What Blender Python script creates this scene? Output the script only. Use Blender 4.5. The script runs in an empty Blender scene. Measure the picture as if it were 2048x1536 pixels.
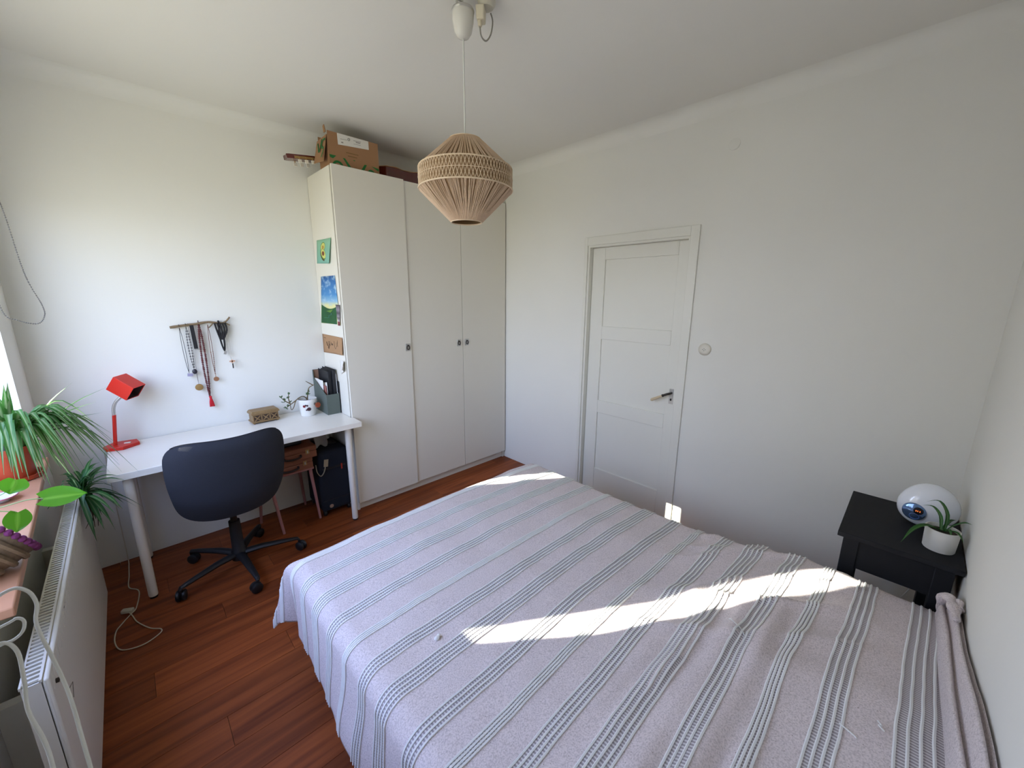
import bpy, bmesh, math, random
from math import pi, sin, cos, sqrt, atan2
from mathutils import Vector, Matrix, noise as mnoise

random.seed(7)
SC = bpy.context.scene
COL = SC.collection

# ------------------------------------------------------------------ camera
cam_d = bpy.data.cameras.new('camera')
cam = bpy.data.objects.new('camera', cam_d)
COL.objects.link(cam)
cam_d.sensor_fit = 'HORIZONTAL'
cam_d.sensor_width = 36.0
cam_d.lens = 790.462 / 2048 * 36.0
cam_d.clip_start = 0.02
CY, CPI, CRO = -0.7732, -0.2196, 0.0065
F = Vector((-sin(CY) * cos(CPI), cos(CY) * cos(CPI), sin(CPI)))
RT = Vector((cos(CY), sin(CY), 0))
UP = Vector((sin(CY) * sin(CPI), -cos(CY) * sin(CPI), cos(CPI)))
R2 = RT * cos(CRO) + UP * sin(CRO)
U2 = -RT * sin(CRO) + UP * cos(CRO)
m = Matrix.Identity(4)
for i in range(3):
    m[i][0] = R2[i]; m[i][1] = U2[i]; m[i][2] = -F[i]
m[0][3], m[1][3], m[2][3] = -1.0612, -2.7181, 1.5855
cam.matrix_world = m
SC.camera = cam

# ------------------------------------------------------------------ view
SC.view_settings.view_transform = 'Standard'
SC.view_settings.look = 'None'
SC.view_settings.exposure = 0.74
SC.view_settings.gamma = 1.0
SC.view_settings.use_curve_mapping = False

SC.cycles.max_bounces = 7
SC.cycles.diffuse_bounces = 4
SC.cycles.adaptive_threshold = 0.02
SC.cycles.glossy_bounces = 2
SC.cycles.transmission_bounces = 3
SC.cycles.transparent_max_bounces = 6
SC.cycles.caustics_reflective = False
SC.cycles.caustics_refractive = False

# ------------------------------------------------------------------ world: bright sky above, sunlit garden below the horizon
W = bpy.data.worlds.new('daylight')
SC.world = W
W.use_nodes = True
nt = W.node_tree
nt.nodes.clear()
o_ = nt.nodes.new('ShaderNodeOutputWorld')
b_ = nt.nodes.new('ShaderNodeBackground')
tc = nt.nodes.new('ShaderNodeTexCoord')
sx = nt.nodes.new('ShaderNodeSeparateXYZ')
mr = nt.nodes.new('ShaderNodeMapRange')
cr = nt.nodes.new('ShaderNodeValToRGB')
nt.links.new(tc.outputs['Generated'], sx.inputs[0])
nt.links.new(sx.outputs['Z'], mr.inputs['Value'])
mr.inputs['From Min'].default_value = -1
mr.inputs['From Max'].default_value = 1
nt.links.new(mr.outputs[0], cr.inputs[0])
el = cr.color_ramp.elements
el[0].position = 0.0; el[0].color = (0.42, 0.39, 0.325, 1)
el[1].position = 1.0; el[1].color = (0.48, 0.61, 1.32, 1)
e = el.new(0.485); e.color = (0.46, 0.43, 0.36, 1)
e = el.new(0.515); e.color = (1.0, 1.02, 1.18, 1)
e = el.new(0.70); e.color = (0.66, 0.82, 1.38, 1)
nt.links.new(cr.outputs[0], b_.inputs['Color'])
b_.inputs['Strength'].default_value = 5.0
nt.links.new(b_.outputs[0], o_.inputs[0])

# ------------------------------------------------------------------ sun
SUN_S, SUN_T = 0.56, 0.55
sd = bpy.data.lights.new('sun', 'SUN')
sd.energy = 22.0
sd.angle = math.radians(0.15)
sd.color = (1.0, 0.93, 0.84)
sun = bpy.data.objects.new('sun', sd)
COL.objects.link(sun)
hd = sqrt(1 + SUN_S ** 2)
dirv = Vector((1, -SUN_S, -SUN_T * hd)).normalized()
sun.rotation_euler = dirv.to_track_quat('-Z', 'Y').to_euler()
sun.location = (-4, 1, 4)

# ------------------------------------------------------------------ room numbers
XW, XD, YB, YD, ZC = -1.458, 1.51, -2.957, 0.425, 2.653
WY0, WY1, WZ0, WZ1 = -1.95, 0.12, 0.80, 2.32     # window opening
WXO = -1.66                                       # outer face of the window recess

# portal: guides the daylight of the sky through the window opening
pd = bpy.data.lights.new('window_portal', 'AREA')
pd.shape = 'RECTANGLE'
pd.size = WZ1 - WZ0
pd.size_y = WY1 - WY0
pd.cycles.is_portal = True
po = bpy.data.objects.new('window_portal', pd)
COL.objects.link(po)
po.location = (WXO - 0.02, (WY0 + WY1) / 2, (WZ0 + WZ1) / 2)
po.rotation_euler = Vector((1, 0, 0)).to_track_quat('-Z', 'Y').to_euler()


# ================================================================== helpers
def lin(c):
    def f(v):
        v = v / 255.0
        return v / 12.92 if v <= 0.04045 else ((v + 0.055) / 1.055) ** 2.4
    return (f(c[0]), f(c[1]), f(c[2]), 1.0)


def M(name, col, rough=0.5, metal=0.0, spec=0.5, noise=None, bump=None, emit=None, transl=0.0, coat=0.0, alpha=None):
    """noise=(scale, amount 0-1), bump=(scale, strength)"""
    mt = bpy.data.materials.new(name)
    mt.use_nodes = True
    n = mt.node_tree
    p = n.nodes['Principled BSDF']
    c = lin(col)
    p.inputs['Base Color'].default_value = c
    p.inputs['Roughness'].default_value = rough
    p.inputs['Metallic'].default_value = metal
    p.inputs['Specular IOR Level'].default_value = spec
    if coat:
        p.inputs['Coat Weight'].default_value = coat
    t = None
    if noise or bump:
        t = n.nodes.new('ShaderNodeTexCoord')
    if noise:
        tx = n.nodes.new('ShaderNodeTexNoise')
        tx.inputs['Scale'].default_value = noise[0]
        tx.inputs['Detail'].default_value = 4
        n.links.new(t.outputs['Object'], tx.inputs['Vector'])
        mx = n.nodes.new('ShaderNodeMix')
        mx.data_type = 'RGBA'
        a = noise[1]
        mx.inputs[6].default_value = tuple(v * (1 - a) for v in c[:3]) + (1,)
        mx.inputs[7].default_value = tuple(min(1, v * (1 + a)) for v in c[:3]) + (1,)
        n.links.new(tx.outputs['Fac'], mx.inputs[0])
        n.links.new(mx.outputs[2], p.inputs['Base Color'])
    if bump:
        tb = n.nodes.new('ShaderNodeTexNoise')
        tb.inputs['Scale'].default_value = bump[0]
        tb.inputs['Detail'].default_value = 3
        n.links.new(t.outputs['Object'], tb.inputs['Vector'])
        bp = n.nodes.new('ShaderNodeBump')
        bp.inputs['Strength'].default_value = bump[1]
        bp.inputs['Distance'].default_value = 0.004
        n.links.new(tb.outputs['Fac'], bp.inputs['Height'])
        n.links.new(bp.outputs[0], p.inputs['Normal'])
    if emit:
        p.inputs['Emission Color'].default_value = lin(emit[0])
        p.inputs['Emission Strength'].default_value = emit[1]
    if transl:
        out = n.nodes['Material Output']
        tr = n.nodes.new('ShaderNodeBsdfTranslucent')
        tr.inputs['Color'].default_value = c
        if noise:
            n.links.new(mx.outputs[2], tr.inputs['Color'])
        ms = n.nodes.new('ShaderNodeMixShader')
        ms.inputs[0].default_value = transl
        n.links.new(p.outputs[0], ms.inputs[1])
        n.links.new(tr.outputs[0], ms.inputs[2])
        n.links.new(ms.outputs[0], out.inputs['Surface'])
    return mt


ORG = {}


class G:
    """collects shapes; build() links them as one mesh object"""

    def __init__(self):
        self.v = []; self.f = []; self.mi = []; self.uv = []

    def _add(self, vs, fs, mi=0, uvs=None):
        o = len(self.v)
        self.v.extend(Vector(p) for p in vs)
        for k, q in enumerate(fs):
            self.f.append([o + i for i in q]); self.mi.append(mi)
            self.uv.append(uvs[k] if uvs else None)

    def box(self, x0, x1, y0, y1, z0, z1, mi=0):
        vs = [(x0, y0, z0), (x1, y0, z0), (x1, y1, z0), (x0, y1, z0), (x0, y0, z1), (x1, y0, z1), (x1, y1, z1), (x0, y1, z1)]
        self._add(vs, [(0, 3, 2, 1), (4, 5, 6, 7), (0, 1, 5, 4), (1, 2, 6, 5), (2, 3, 7, 6), (3, 0, 4, 7)], mi)
        return self

    def obox(self, c, s, R=None, mi=0, taper=1.0):
        R = R or Matrix.Identity(3)
        c = Vector(c)
        vs = []
        for z in (-1, 1):
            k = taper if z > 0 else 1.0
            for x, y in ((-1, -1), (1, -1), (1, 1), (-1, 1)):
                vs.append(c + R @ Vector((x * s[0] / 2 * k, y * s[1] / 2 * k, z * s[2] / 2)))
        self._add(vs, [(0, 3, 2, 1), (4, 5, 6, 7), (0, 1, 5, 4), (1, 2, 6, 5), (2, 3, 7, 6), (3, 0, 4, 7)], mi)
        return self

    def tube(self, pts, r, n=8, mi=0, closed=False, flat=1.0):
        pts = [Vector(p) for p in pts]
        k = len(pts)
        rs = r if isinstance(r, (list, tuple)) else [r] * k
        rings = []
        up = None
        for i in range(k):
            if closed:
                t = (pts[(i + 1) % k] - pts[i - 1])
            else:
                t = pts[min(i + 1, k - 1)] - pts[max(i - 1, 0)]
            if t.length < 1e-9:
                t = Vector((0, 0, 1))
            t.normalize()
            if up is None:
                up = Vector((0, 0, 1)) if abs(t.z) < 0.9 else Vector((1, 0, 0))
            a = t.cross(up)
            if a.length < 1e-6:
                a = t.cross(Vector((0.3, 1, 0.2)))
            a.normalize()
            b = a.cross(t).normalized()
            up = b
            rings.append([pts[i] + rs[i] * (cos(2 * pi * j / n) * a + flat * sin(2 * pi * j / n) * b) for j in range(n)])
        vs = [p for rg in rings for p in rg]
        fs = []
        for i in range(k if closed else k - 1):
            i2 = (i + 1) % k
            for j in range(n):
                j2 = (j + 1) % n
                fs.append((i * n + j, i * n + j2, i2 * n + j2, i2 * n + j))
        if not closed:
            fs.append(tuple(reversed(range(n))))
            fs.append(tuple((k - 1) * n + j for j in range(n)))
        self._add(vs, fs, mi)
        return self

    def lathe(self, prof, c, n=32, R=None, mi=0, cap0=False, cap1=False):
        """prof = [(radius, height)] about the local z axis"""
        R = R or Matrix.Identity(3)
        c = Vector(c)
        vs = [c + R @ Vector((r * cos(2 * pi * j / n), r * sin(2 * pi * j / n), h)) for r, h in prof for j in range(n)]
        fs = []
        for i in range(len(prof) - 1):
            for j in range(n):
                j2 = (j + 1) % n
                fs.append((i * n + j, i * n + j2, (i + 1) * n + j2, (i + 1) * n + j))
        if cap0:
            fs.append(tuple(reversed(range(n))))
        if cap1:
            fs.append(tuple((len(prof) - 1) * n + j for j in range(n)))
        self._add(vs, fs, mi)
        return self

    def ball(self, c, r, R=None, nu=16, nv=10, mi=0):
        r = (r, r, r) if not isinstance(r, (tuple, list)) else r
        R = R or Matrix.Identity(3)
        c = Vector(c)
        vs = [c + R @ Vector((0, 0, -r[2]))]
        for i in range(1, nv):
            th = -pi / 2 + pi * i / nv
            for j in range(nu):
                ph = 2 * pi * j / nu
                vs.append(c + R @ Vector((r[0] * cos(th) * cos(ph), r[1] * cos(th) * sin(ph), r[2] * sin(th))))
        vs.append(c + R @ Vector((0, 0, r[2])))
        fs = []
        for j in range(nu):
            fs.append((0, 1 + (j + 1) % nu, 1 + j))
        for i in range(nv - 2):
            for j in range(nu):
                a = 1 + i * nu + j; b = 1 + i * nu + (j + 1) % nu
                fs.append((a, b, b + nu, a + nu))
        L = len(vs) - 1
        for j in range(nu):
            a = 1 + (nv - 2) * nu
            fs.append((a + j, a + (j + 1) % nu, L))
        self._add(vs, fs, mi)
        return self

    def prism(self, poly, O, U, V, N, t, mi=0):
        """polygon [(a,b)] in the frame (O,U,V), extruded by t along N"""
        O, U, V, N = Vector(O), Vector(U), Vector(V), Vector(N)
        k = len(poly)
        A = [O + U * a + V * b for a, b in poly]
        B = [p + N * t for p in A]
        fs = [tuple(reversed(range(k))), tuple(range(k, 2 * k))]
        for i in range(k):
            j = (i + 1) % k
            fs.append((i, j, k + j, k + i))
        self._add(A + B, fs, mi)
        return self

    def grid(self, P, mi=0, uv=None, closed=False):
        """P[i][j] rows of points"""
        a, b = len(P), len(P[0])
        vs = [p for row in P for p in row]
        fs = []; us = []
        for i in range(a - 1):
            for j in range(b if closed else b - 1):
                j2 = (j + 1) % b
                fs.append((i * b + j, i * b + j2, (i + 1) * b + j2, (i + 1) * b + j))
                if uv:
                    us.append((uv[i][j], uv[i][j2], uv[i + 1][j2], uv[i + 1][j]))
        self._add(vs, fs, mi, us if uv else None)
        return self

    def build(self, name, mats, parent=None, smooth=40, bevel=0.0, thick=0.0, subd=0, fix=True):
        if not isinstance(mats, (list, tuple)):
            mats = [mats]
        if parent is not None:
            org = ORG[parent]
        else:
            xs = [p.x for p in self.v]; ys = [p.y for p in self.v]; zs = [p.z for p in self.v]
            org = Vector(((min(xs) + max(xs)) / 2, (min(ys) + max(ys)) / 2, min(zs)))
        me = bpy.data.meshes.new(name)
        me.from_pydata([p - org for p in self.v], [], self.f)
        for mt in mats:
            me.materials.append(mt)
        me.polygons.foreach_set('material_index', self.mi)
        if any(u is not None for u in self.uv):
            ul = me.uv_layers.new(name='UVMap')
            for pl, u in zip(me.polygons, self.uv):
                if u:
                    for li, c in zip(pl.loop_indices, u):
                        ul.data[li].uv = c
        if fix:
            bm = bmesh.new(); bm.from_mesh(me)
            bmesh.ops.recalc_face_normals(bm, faces=bm.faces)
            bm.to_mesh(me); bm.free()
        me.update()
        if smooth:
            me.polygons.foreach_set('use_smooth', [True] * len(me.polygons))
            me.set_sharp_from_angle(angle=math.radians(smooth))
        ob = bpy.data.objects.new(name, me)
        COL.objects.link(ob)
        if parent is not None:
            ob.parent = parent
        else:
            ob.location = org
        ORG[ob] = org
        if thick:
            md = ob.modifiers.new('thickness', 'SOLIDIFY'); md.thickness = thick; md.offset = 0
        if bevel:
            md = ob.modifiers.new('bevel', 'BEVEL'); md.width = bevel; md.segments = 2
            md.limit_method = 'ANGLE'; md.angle_limit = math.radians(40)
        if subd:
            md = ob.modifiers.new('subdivision', 'SUBSURF'); md.levels = subd; md.render_levels = subd
        return ob


def tag(o, label=None, cat=None, group=None, kind=None):
    if label: o['label'] = label
    if cat: o['category'] = cat
    if group: o['group'] = group
    if kind: o['kind'] = kind
    return o


def thing(name, loc, label, cat, group=None):
    o = bpy.data.objects.new(name, None)
    o.empty_display_size = 0.05
    COL.objects.link(o)
    o.location = loc
    ORG[o] = Vector(loc)
    return tag(o, label, cat, group)


def rot(ax, deg):
    return Matrix.Rotation(math.radians(deg), 3, ax)


def frame_to(d, up=(0, 0, 1)):
    """3x3 whose z axis is d"""
    z = Vector(d).normalized()
    x = Vector(up).cross(z)
    if x.length < 1e-5:
        x = Vector((1, 0, 0)).cross(z)
    x.normalize()
    y = z.cross(x)
    return Matrix((x, y, z)).transposed()


def bez(pts, n=24, closed=False):
    """Catmull-Rom through the points"""
    P = [Vector(p) for p in pts]
    k = len(P)
    out = []
    segs = k if closed else k - 1
    per = max(2, n // segs)
    for s in range(segs):
        if closed:
            p0, p1, p2, p3 = P[s - 1], P[s], P[(s + 1) % k], P[(s + 2) % k]
        else:
            p0, p1, p2, p3 = P[max(s - 1, 0)], P[s], P[s + 1], P[min(s + 2, k - 1)]
        for i in range(per):
            t = i / per
            out.append(0.5 * ((2 * p1) + (-p0 + p2) * t + (2 * p0 - 5 * p1 + 4 * p2 - p3) * t * t + (-p0 + 3 * p1 - 3 * p2 + p3) * t ** 3))
    if not closed:
        out.append(P[-1])
    return out


def sm(x):
    x = max(0.0, min(1.0, x))
    return x * x * (3 - 2 * x)


def nz(x, y, z=0.0):
    return mnoise.noise(Vector((x, y, z)))


# ================================================================== materials
m_wall = M('wall_paint', (235, 233, 225), 0.85, bump=(60, 0.08), noise=(2.5, 0.02))
m_ceil = M('ceiling_paint', (232, 229, 221), 0.9, bump=(50, 0.05))
m_white = M('white_lacquer', (232, 230, 226), 0.42, noise=(3, 0.015))
m_ward = M('wardrobe_white', (230, 225, 212), 0.5)
m_door = M('door_white', (232, 230, 220), 0.4, bump=(35, 0.04))
m_black = M('black_plastic', (22, 22, 24), 0.5)
m_fabric_dark = M('charcoal_fabric', (38, 40, 48), 0.95, bump=(420, 0.35), noise=(300, 0.18))
m_chrome = M('chrome', (200, 198, 194), 0.3, 0.75)
m_dark_metal = M('dark_metal', (70, 66, 62), 0.4, 0.9)
m_desk = M('desk_white', (240, 234, 222), 0.3)
m_rad = M('radiator_enamel', (220, 216, 204), 0.38)
m_red = M('red_enamel', (206, 34, 18), 0.38)
m_red_dark = M('lamp_inside', (60, 40, 40), 0.5)
m_gold = M('brass', (168, 134, 82), 0.45, 0.4)
m_terra = M('terracotta_plastic', (168, 62, 32), 0.5)
m_navy = M('navy_canvas', (16, 22, 34), 0.9, bump=(500, 0.2))
m_case = M('brown_leatherette', (140, 86, 60), 0.6, noise=(30, 0.12), bump=(200, 0.15))
m_pink = M('pink_paint', (176, 124, 122), 0.5)
m_card = M('cardboard', (158, 118, 84), 0.9, noise=(14, 0.06))
m_greenprint = M('green_ink', (34, 108, 52), 0.85)
m_paper = M('paper', (226, 222, 214), 0.9)
m_ink = M('dark_ink', (60, 50, 46), 0.9)
m_grayink = M('grey_ink', (150, 142, 136), 0.9)
m_guitar = M('mahogany', (92, 26, 18), 0.25, noise=(12, 0.2), coat=0.6)
m_guitar_top = M('spruce', (190, 130, 70), 0.3, noise=(20, 0.1))
m_ebony = M('ebony', (24, 16, 14), 0.4)
m_cream = M('cream_plastic', (226, 220, 206), 0.4)
m_nstand = M('black_brown_stain', (27, 28, 32), 0.7, spec=0.25, noise=(20, 0.15), bump=(70, 0.06))
m_soil = M('soil', (50, 40, 32), 1.0, noise=(60, 0.3))
m_bark = M('branch_bark', (132, 112, 84), 0.9, noise=(60, 0.25), bump=(120, 0.5))
m_blackcord = M('black_cord', (28, 26, 28), 0.8)
m_filebox = M('grey_green_card', (90, 98, 90), 0.85)
m_kraft = M('kraft_paper', (170, 132, 96), 0.9, noise=(40, 0.06))
m_sill = M('sill_wood', (194, 142, 108), 0.38, noise=(8, 0.1))
m_cordwhite = M('white_cord', (222, 222, 216), 0.7)
m_stone = M('grey_stone', (96, 92, 92), 0.4)


def wood_floor():
    mt = bpy.data.materials.new('oak_floor')
    mt.use_nodes = True
    n = mt.node_tree
    p = n.nodes['Principled BSDF']
    p.inputs['Roughness'].default_value = 0.5
    p.inputs['Specular IOR Level'].default_value = 0.3
    oi = n.nodes.new('ShaderNodeObjectInfo')
    t = n.nodes.new('ShaderNodeTexCoord')
    mp = n.nodes.new('ShaderNodeMapping')
    mp.inputs['Scale'].default_value = (1.6, 26, 8)
    ad = n.nodes.new('ShaderNodeVectorMath'); ad.operation = 'ADD'
    ml = n.nodes.new('ShaderNodeVectorMath'); ml.operation = 'SCALE'
    cb = n.nodes.new('ShaderNodeCombineXYZ')
    for k in range(3):
        n.links.new(oi.outputs['Random'], cb.inputs[k])
    n.links.new(cb.outputs[0], ml.inputs[0]); ml.inputs['Scale'].default_value = 37.0
    n.links.new(t.outputs['Object'], ad.inputs[0])
    n.links.new(ml.outputs[0], ad.inputs[1])
    n.links.new(ad.outputs[0], mp.inputs['Vector'])
    tx = n.nodes.new('ShaderNodeTexNoise')
    tx.inputs['Scale'].default_value = 1.0; tx.inputs['Detail'].default_value = 5; tx.inputs['Distortion'].default_value = 0.6
    n.links.new(mp.outputs[0], tx.inputs['Vector'])
    r = n.nodes.new('ShaderNodeValToRGB')
    r.color_ramp.elements[0].position = 0.3; r.color_ramp.elements[0].color = lin((110, 50, 22))
    r.color_ramp.elements[1].position = 0.72; r.color_ramp.elements[1].color = lin((160, 84, 40))
    n.links.new(tx.outputs['Fac'], r.inputs[0])
    hs = n.nodes.new('ShaderNodeHueSaturation')
    mr1 = n.nodes.new('ShaderNodeMapRange')
    mr1.inputs['To Min'].default_value = 0.78; mr1.inputs['To Max'].default_value = 1.18
    n.links.new(oi.outputs['Random'], mr1.inputs['Value'])
    n.links.new(mr1.outputs[0], hs.inputs['Value'])
    hs.inputs['Saturation'].default_value = 1.0
    n.links.new(r.outputs[0], hs.inputs['Color'])
    n.links.new(hs.outputs[0], p.inputs['Base Color'])
    return mt


m_floor = wood_floor()


def cloth_mat():
    mt = bpy.data.materials.new('oatmeal_weave')
    mt.use_nodes = True
    n = mt.node_tree
    p = n.nodes['Principled BSDF']
    p.inputs['Roughness'].default_value = 0.95
    p.inputs['Specular IOR Level'].default_value = 0.2
    p.inputs['Sheen Weight'].default_value = 0.15
    t = n.nodes.new('ShaderNodeTexCoord')
    a = n.nodes.new('ShaderNodeTexNoise'); a.inputs['Scale'].default_value = 260; a.inputs['Detail'].default_value = 2
    b = n.nodes.new('ShaderNodeTexNoise'); b.inputs['Scale'].default_value = 9; b.inputs['Detail'].default_value = 3
    n.links.new(t.outputs['Object'], a.inputs['Vector']); n.links.new(t.outputs['Object'], b.inputs['Vector'])
    r = n.nodes.new('ShaderNodeValToRGB')
    r.color_ramp.elements[0].position = 0.32; r.color_ramp.elements[0].color = lin((198, 186, 186))
    r.color_ramp.elements[1].position = 0.60; r.color_ramp.elements[1].color = lin((229, 217, 217))
    n.links.new(a.outputs['Fac'], r.inputs[0])
    mx = n.nodes.new('ShaderNodeMix'); mx.data_type = 'RGBA'; mx.blend_type = 'MULTIPLY'
    r2 = n.nodes.new('ShaderNodeValToRGB')
    r2.color_ramp.elements[0].position = 0.3; r2.color_ramp.elements[0].color = (0.94, 0.935, 0.93, 1)
    r2.color_ramp.elements[1].position = 0.7; r2.color_ramp.elements[1].color = (1, 1, 1, 1)
    n.links.new(b.outputs['Fac'], r2.inputs[0])
    mx.inputs[0].default_value = 1.0
    n.links.new(r.outputs[0], mx.inputs[6]); n.links.new(r2.outputs[0], mx.inputs[7])
    # flecks
    v = n.nodes.new('ShaderNodeTexVoronoi'); v.inputs['Scale'].default_value = 75
    n.links.new(t.outputs['Object'], v.inputs['Vector'])
    lt = n.nodes.new('ShaderNodeMath'); lt.operation = 'LESS_THAN'; lt.inputs[1].default_value = 0.085
    n.links.new(v.outputs['Distance'], lt.inputs[0])
    mx2 = n.nodes.new('ShaderNodeMix'); mx2.data_type = 'RGBA'
    n.links.new(lt.outputs[0], mx2.inputs[0])
    n.links.new(mx.outputs[2], mx2.inputs[6]); mx2.inputs[7].default_value = lin((150, 136, 128))
    n.links.new(mx2.outputs[2], p.inputs['Base Color'])
    bp = n.nodes.new('ShaderNodeBump'); bp.inputs['Strength'].default_value = 0.35; bp.inputs['Distance'].default_value = 0.002
    n.links.new(a.outputs['Fac'], bp.inputs['Height']); n.links.new(bp.outputs[0], p.inputs['Normal'])
    return mt


m_cloth = cloth_mat()
m_cloth_cord = M('white_yarn', (238, 238, 236), 0.95, bump=(300, 0.3))


def ladder_mat():
    """open ladder stitches between the yarns: dark gaps with light rungs, along UV.x in metres"""
    mt = bpy.data.materials.new('ladder_stitch')
    mt.use_nodes = True
    n = mt.node_tree
    p = n.nodes['Principled BSDF']
    p.inputs['Roughness'].default_value = 0.95
    uv = n.nodes.new('ShaderNodeUVMap')
    s = n.nodes.new('ShaderNodeSeparateXYZ')
    n.links.new(uv.outputs[0], s.inputs[0])
    mu = n.nodes.new('ShaderNodeMath'); mu.operation = 'MULTIPLY'; mu.inputs[1].default_value = 2 * pi / 0.0085
    n.links.new(s.outputs['X'], mu.inputs[0])
    si = n.nodes.new('ShaderNodeMath'); si.operation = 'SINE'
    n.links.new(mu.outputs[0], si.inputs[0])
    r = n.nodes.new('ShaderNodeValToRGB')
    r.color_ramp.elements[0].position = 0.35; r.color_ramp.elements[0].color = lin((158, 150, 155))
    r.color_ramp.elements[1].position = 0.75; r.color_ramp.elements[1].color = lin((212, 207, 209))
    mr0 = n.nodes.new('ShaderNodeMapRange'); mr0.inputs['From Min'].default_value = -1
    n.links.new(si.outputs[0], mr0.inputs['Value'])
    n.links.new(mr0.outputs[0], r.inputs[0])
    n.links.new(r.outputs[0], p.inputs['Base Color'])
    return mt


m_ladder = ladder_mat()


def leaf_mat(name, edge, mid, half=0.22, transl=0.35):
    """leaf with a differently coloured middle band along UV.x (0..1 across)"""
    mt = bpy.data.materials.new(name)
    mt.use_nodes = True
    n = mt.node_tree
    p = n.nodes['Principled BSDF']
    p.inputs['Roughness'].default_value = 0.4
    uv = n.nodes.new('ShaderNodeUVMap')
    s = n.nodes.new('ShaderNodeSeparateXYZ')
    n.links.new(uv.outputs[0], s.inputs[0])
    r = n.nodes.new('ShaderNodeValToRGB')
    el = r.color_ramp.elements
    el[0].position = 0.5 - half; el[0].color = lin(edge)
    el[1].position = 0.5 + half; el[1].color = lin(edge)
    q = el.new(0.5); q.color = lin(mid)
    n.links.new(s.outputs['X'], r.inputs[0])
    oi = n.nodes.new('ShaderNodeObjectInfo')
    hs = n.nodes.new('ShaderNodeHueSaturation')
    mr1 = n.nodes.new('ShaderNodeMapRange'); mr1.inputs['To Min'].default_value = 0.75; mr1.inputs['To Max'].default_value = 1.2
    n.links.new(oi.outputs['Random'], mr1.inputs['Value']); n.links.new(mr1.outputs[0], hs.inputs['Value'])
    n.links.new(r.outputs[0], hs.inputs['Color'])
    n.links.new(hs.outputs[0], p.inputs['Base Color'])
    tr = n.nodes.new('ShaderNodeBsdfTranslucent')
    n.links.new(hs.outputs[0], tr.inputs['Color'])
    ms = n.nodes.new('ShaderNodeMixShader'); ms.inputs[0].default_value = transl
    n.links.new(p.outputs[0], ms.inputs[1]); n.links.new(tr.outputs[0], ms.inputs[2])
    n.links.new(ms.outputs[0], n.nodes['Material Output'].inputs['Surface'])
    return mt


m_spider = leaf_mat('spider_leaf', (74, 128, 56), (168, 190, 140), 0.25)
m_spider2 = leaf_mat('young_leaf', (52, 104, 52), (120, 150, 100), 0.2)
m_pothos = leaf_mat('pothos_leaf', (86, 150, 34), (120, 178, 60), 0.12, 0.45)
m_succ = M('jade_leaf', (70, 96, 56), 0.4)
m_stem = M('woody_stem', (112, 96, 66), 0.8)
m_greenstem = M('green_stem', (150, 176, 110), 0.5)


def glass_mat():
    mt = bpy.data.materials.new('window_glass')
    mt.use_nodes = True
    n = mt.node_tree
    n.nodes.remove(n.nodes['Principled BSDF'])
    t = n.nodes.new('ShaderNodeBsdfTransparent'); t.inputs[0].default_value = (0.94, 0.97, 0.95, 1)
    g = n.nodes.new('ShaderNodeBsdfGlossy'); g.inputs['Roughness'].default_value = 0.02
    ms = n.nodes.new('ShaderNodeMixShader'); ms.inputs[0].default_value = 0.06
    n.links.new(t.outputs[0], ms.inputs[1]); n.links.new(g.outputs[0], ms.inputs[2])
    n.links.new(ms.outputs[0], n.nodes['Material Output'].inputs['Surface'])
    return mt


m_glass = glass_mat()
m_blind = M('blind_fabric', (230, 228, 220), 0.9, transl=0.45)

# ================================================================== the room
# floor with its planks
g = G(); g.box(XW - 0.02, XD + 0.08, YB - 0.02, YD + 0.02, -0.10, -0.0125)
floor = tag(g.build('floor', M('subfloor', (60, 40, 28), 0.9), smooth=0), kind='structure')
PW, PL = 0.143, 1.22
plank_mesh = None
y = YB; row = 0
while y < YD - 0.01:
    y1 = min(y + PW, YD)
    off = (row * 0.47) % PL
    x = XW - off
    while x < XD:
        x0, x1 = max(x, XW), min(x + PL, XD)
        if x1 - x0 > 0.02:
            full = (x1 - x0 > PL - 1e-4) and (y1 - y > PW - 1e-4)
            if full and plank_mesh:
                ob = bpy.data.objects.new('plank', plank_mesh)
                COL.objects.link(ob); ob.parent = floor
                ob.location = Vector((x0, y, 0)) - ORG[floor]
            else:
                me = bpy.data.meshes.new('plank')
                gg = G(); gg.box(0.0007, x1 - x0 - 0.0007, 0.0007, y1 - y - 0.0007, -0.012, 0)
                me.from_pydata(gg.v, [], gg.f); me.materials.append(m_floor); me.update()
                ob = bpy.data.objects.new('plank', me); COL.objects.link(ob); ob.parent = floor
                ob.location = Vector((x0, y, 0)) - ORG[floor]
                if full:
                    plank_mesh = me
        x += PL
    y += PW; row += 1

g = G(); g.box(XW - 0.25, XD + 0.15, YB - 0.12, YD + 0.12, ZC, ZC + 0.12)
tag(g.build('ceiling', m_ceil, smooth=0), kind='structure')
g = G(); g.box(XW, XD + 0.12, YD, YD + 0.12, -0.1, ZC)
tag(g.build('wall_desk', m_wall, smooth=0), kind='structure')
g = G(); g.box(XW, XD + 0.12, YB - 0.12, YB, -0.1, ZC)
tag(g.build('wall_bed', m_wall, smooth=0), kind='structure')
# door wall with an opening
DY0, DY1, DZ = -1.648, -0.893, 1.952
g = G()
g.box(XD, XD + 0.12, YB, DY0, -0.1, ZC); g.box(XD, XD + 0.12, DY1, YD, -0.1, ZC); g.box(XD, XD + 0.12, DY0, DY1, DZ, ZC)
tag(g.build('wall_door', m_wall, smooth=0), kind='structure')
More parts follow.
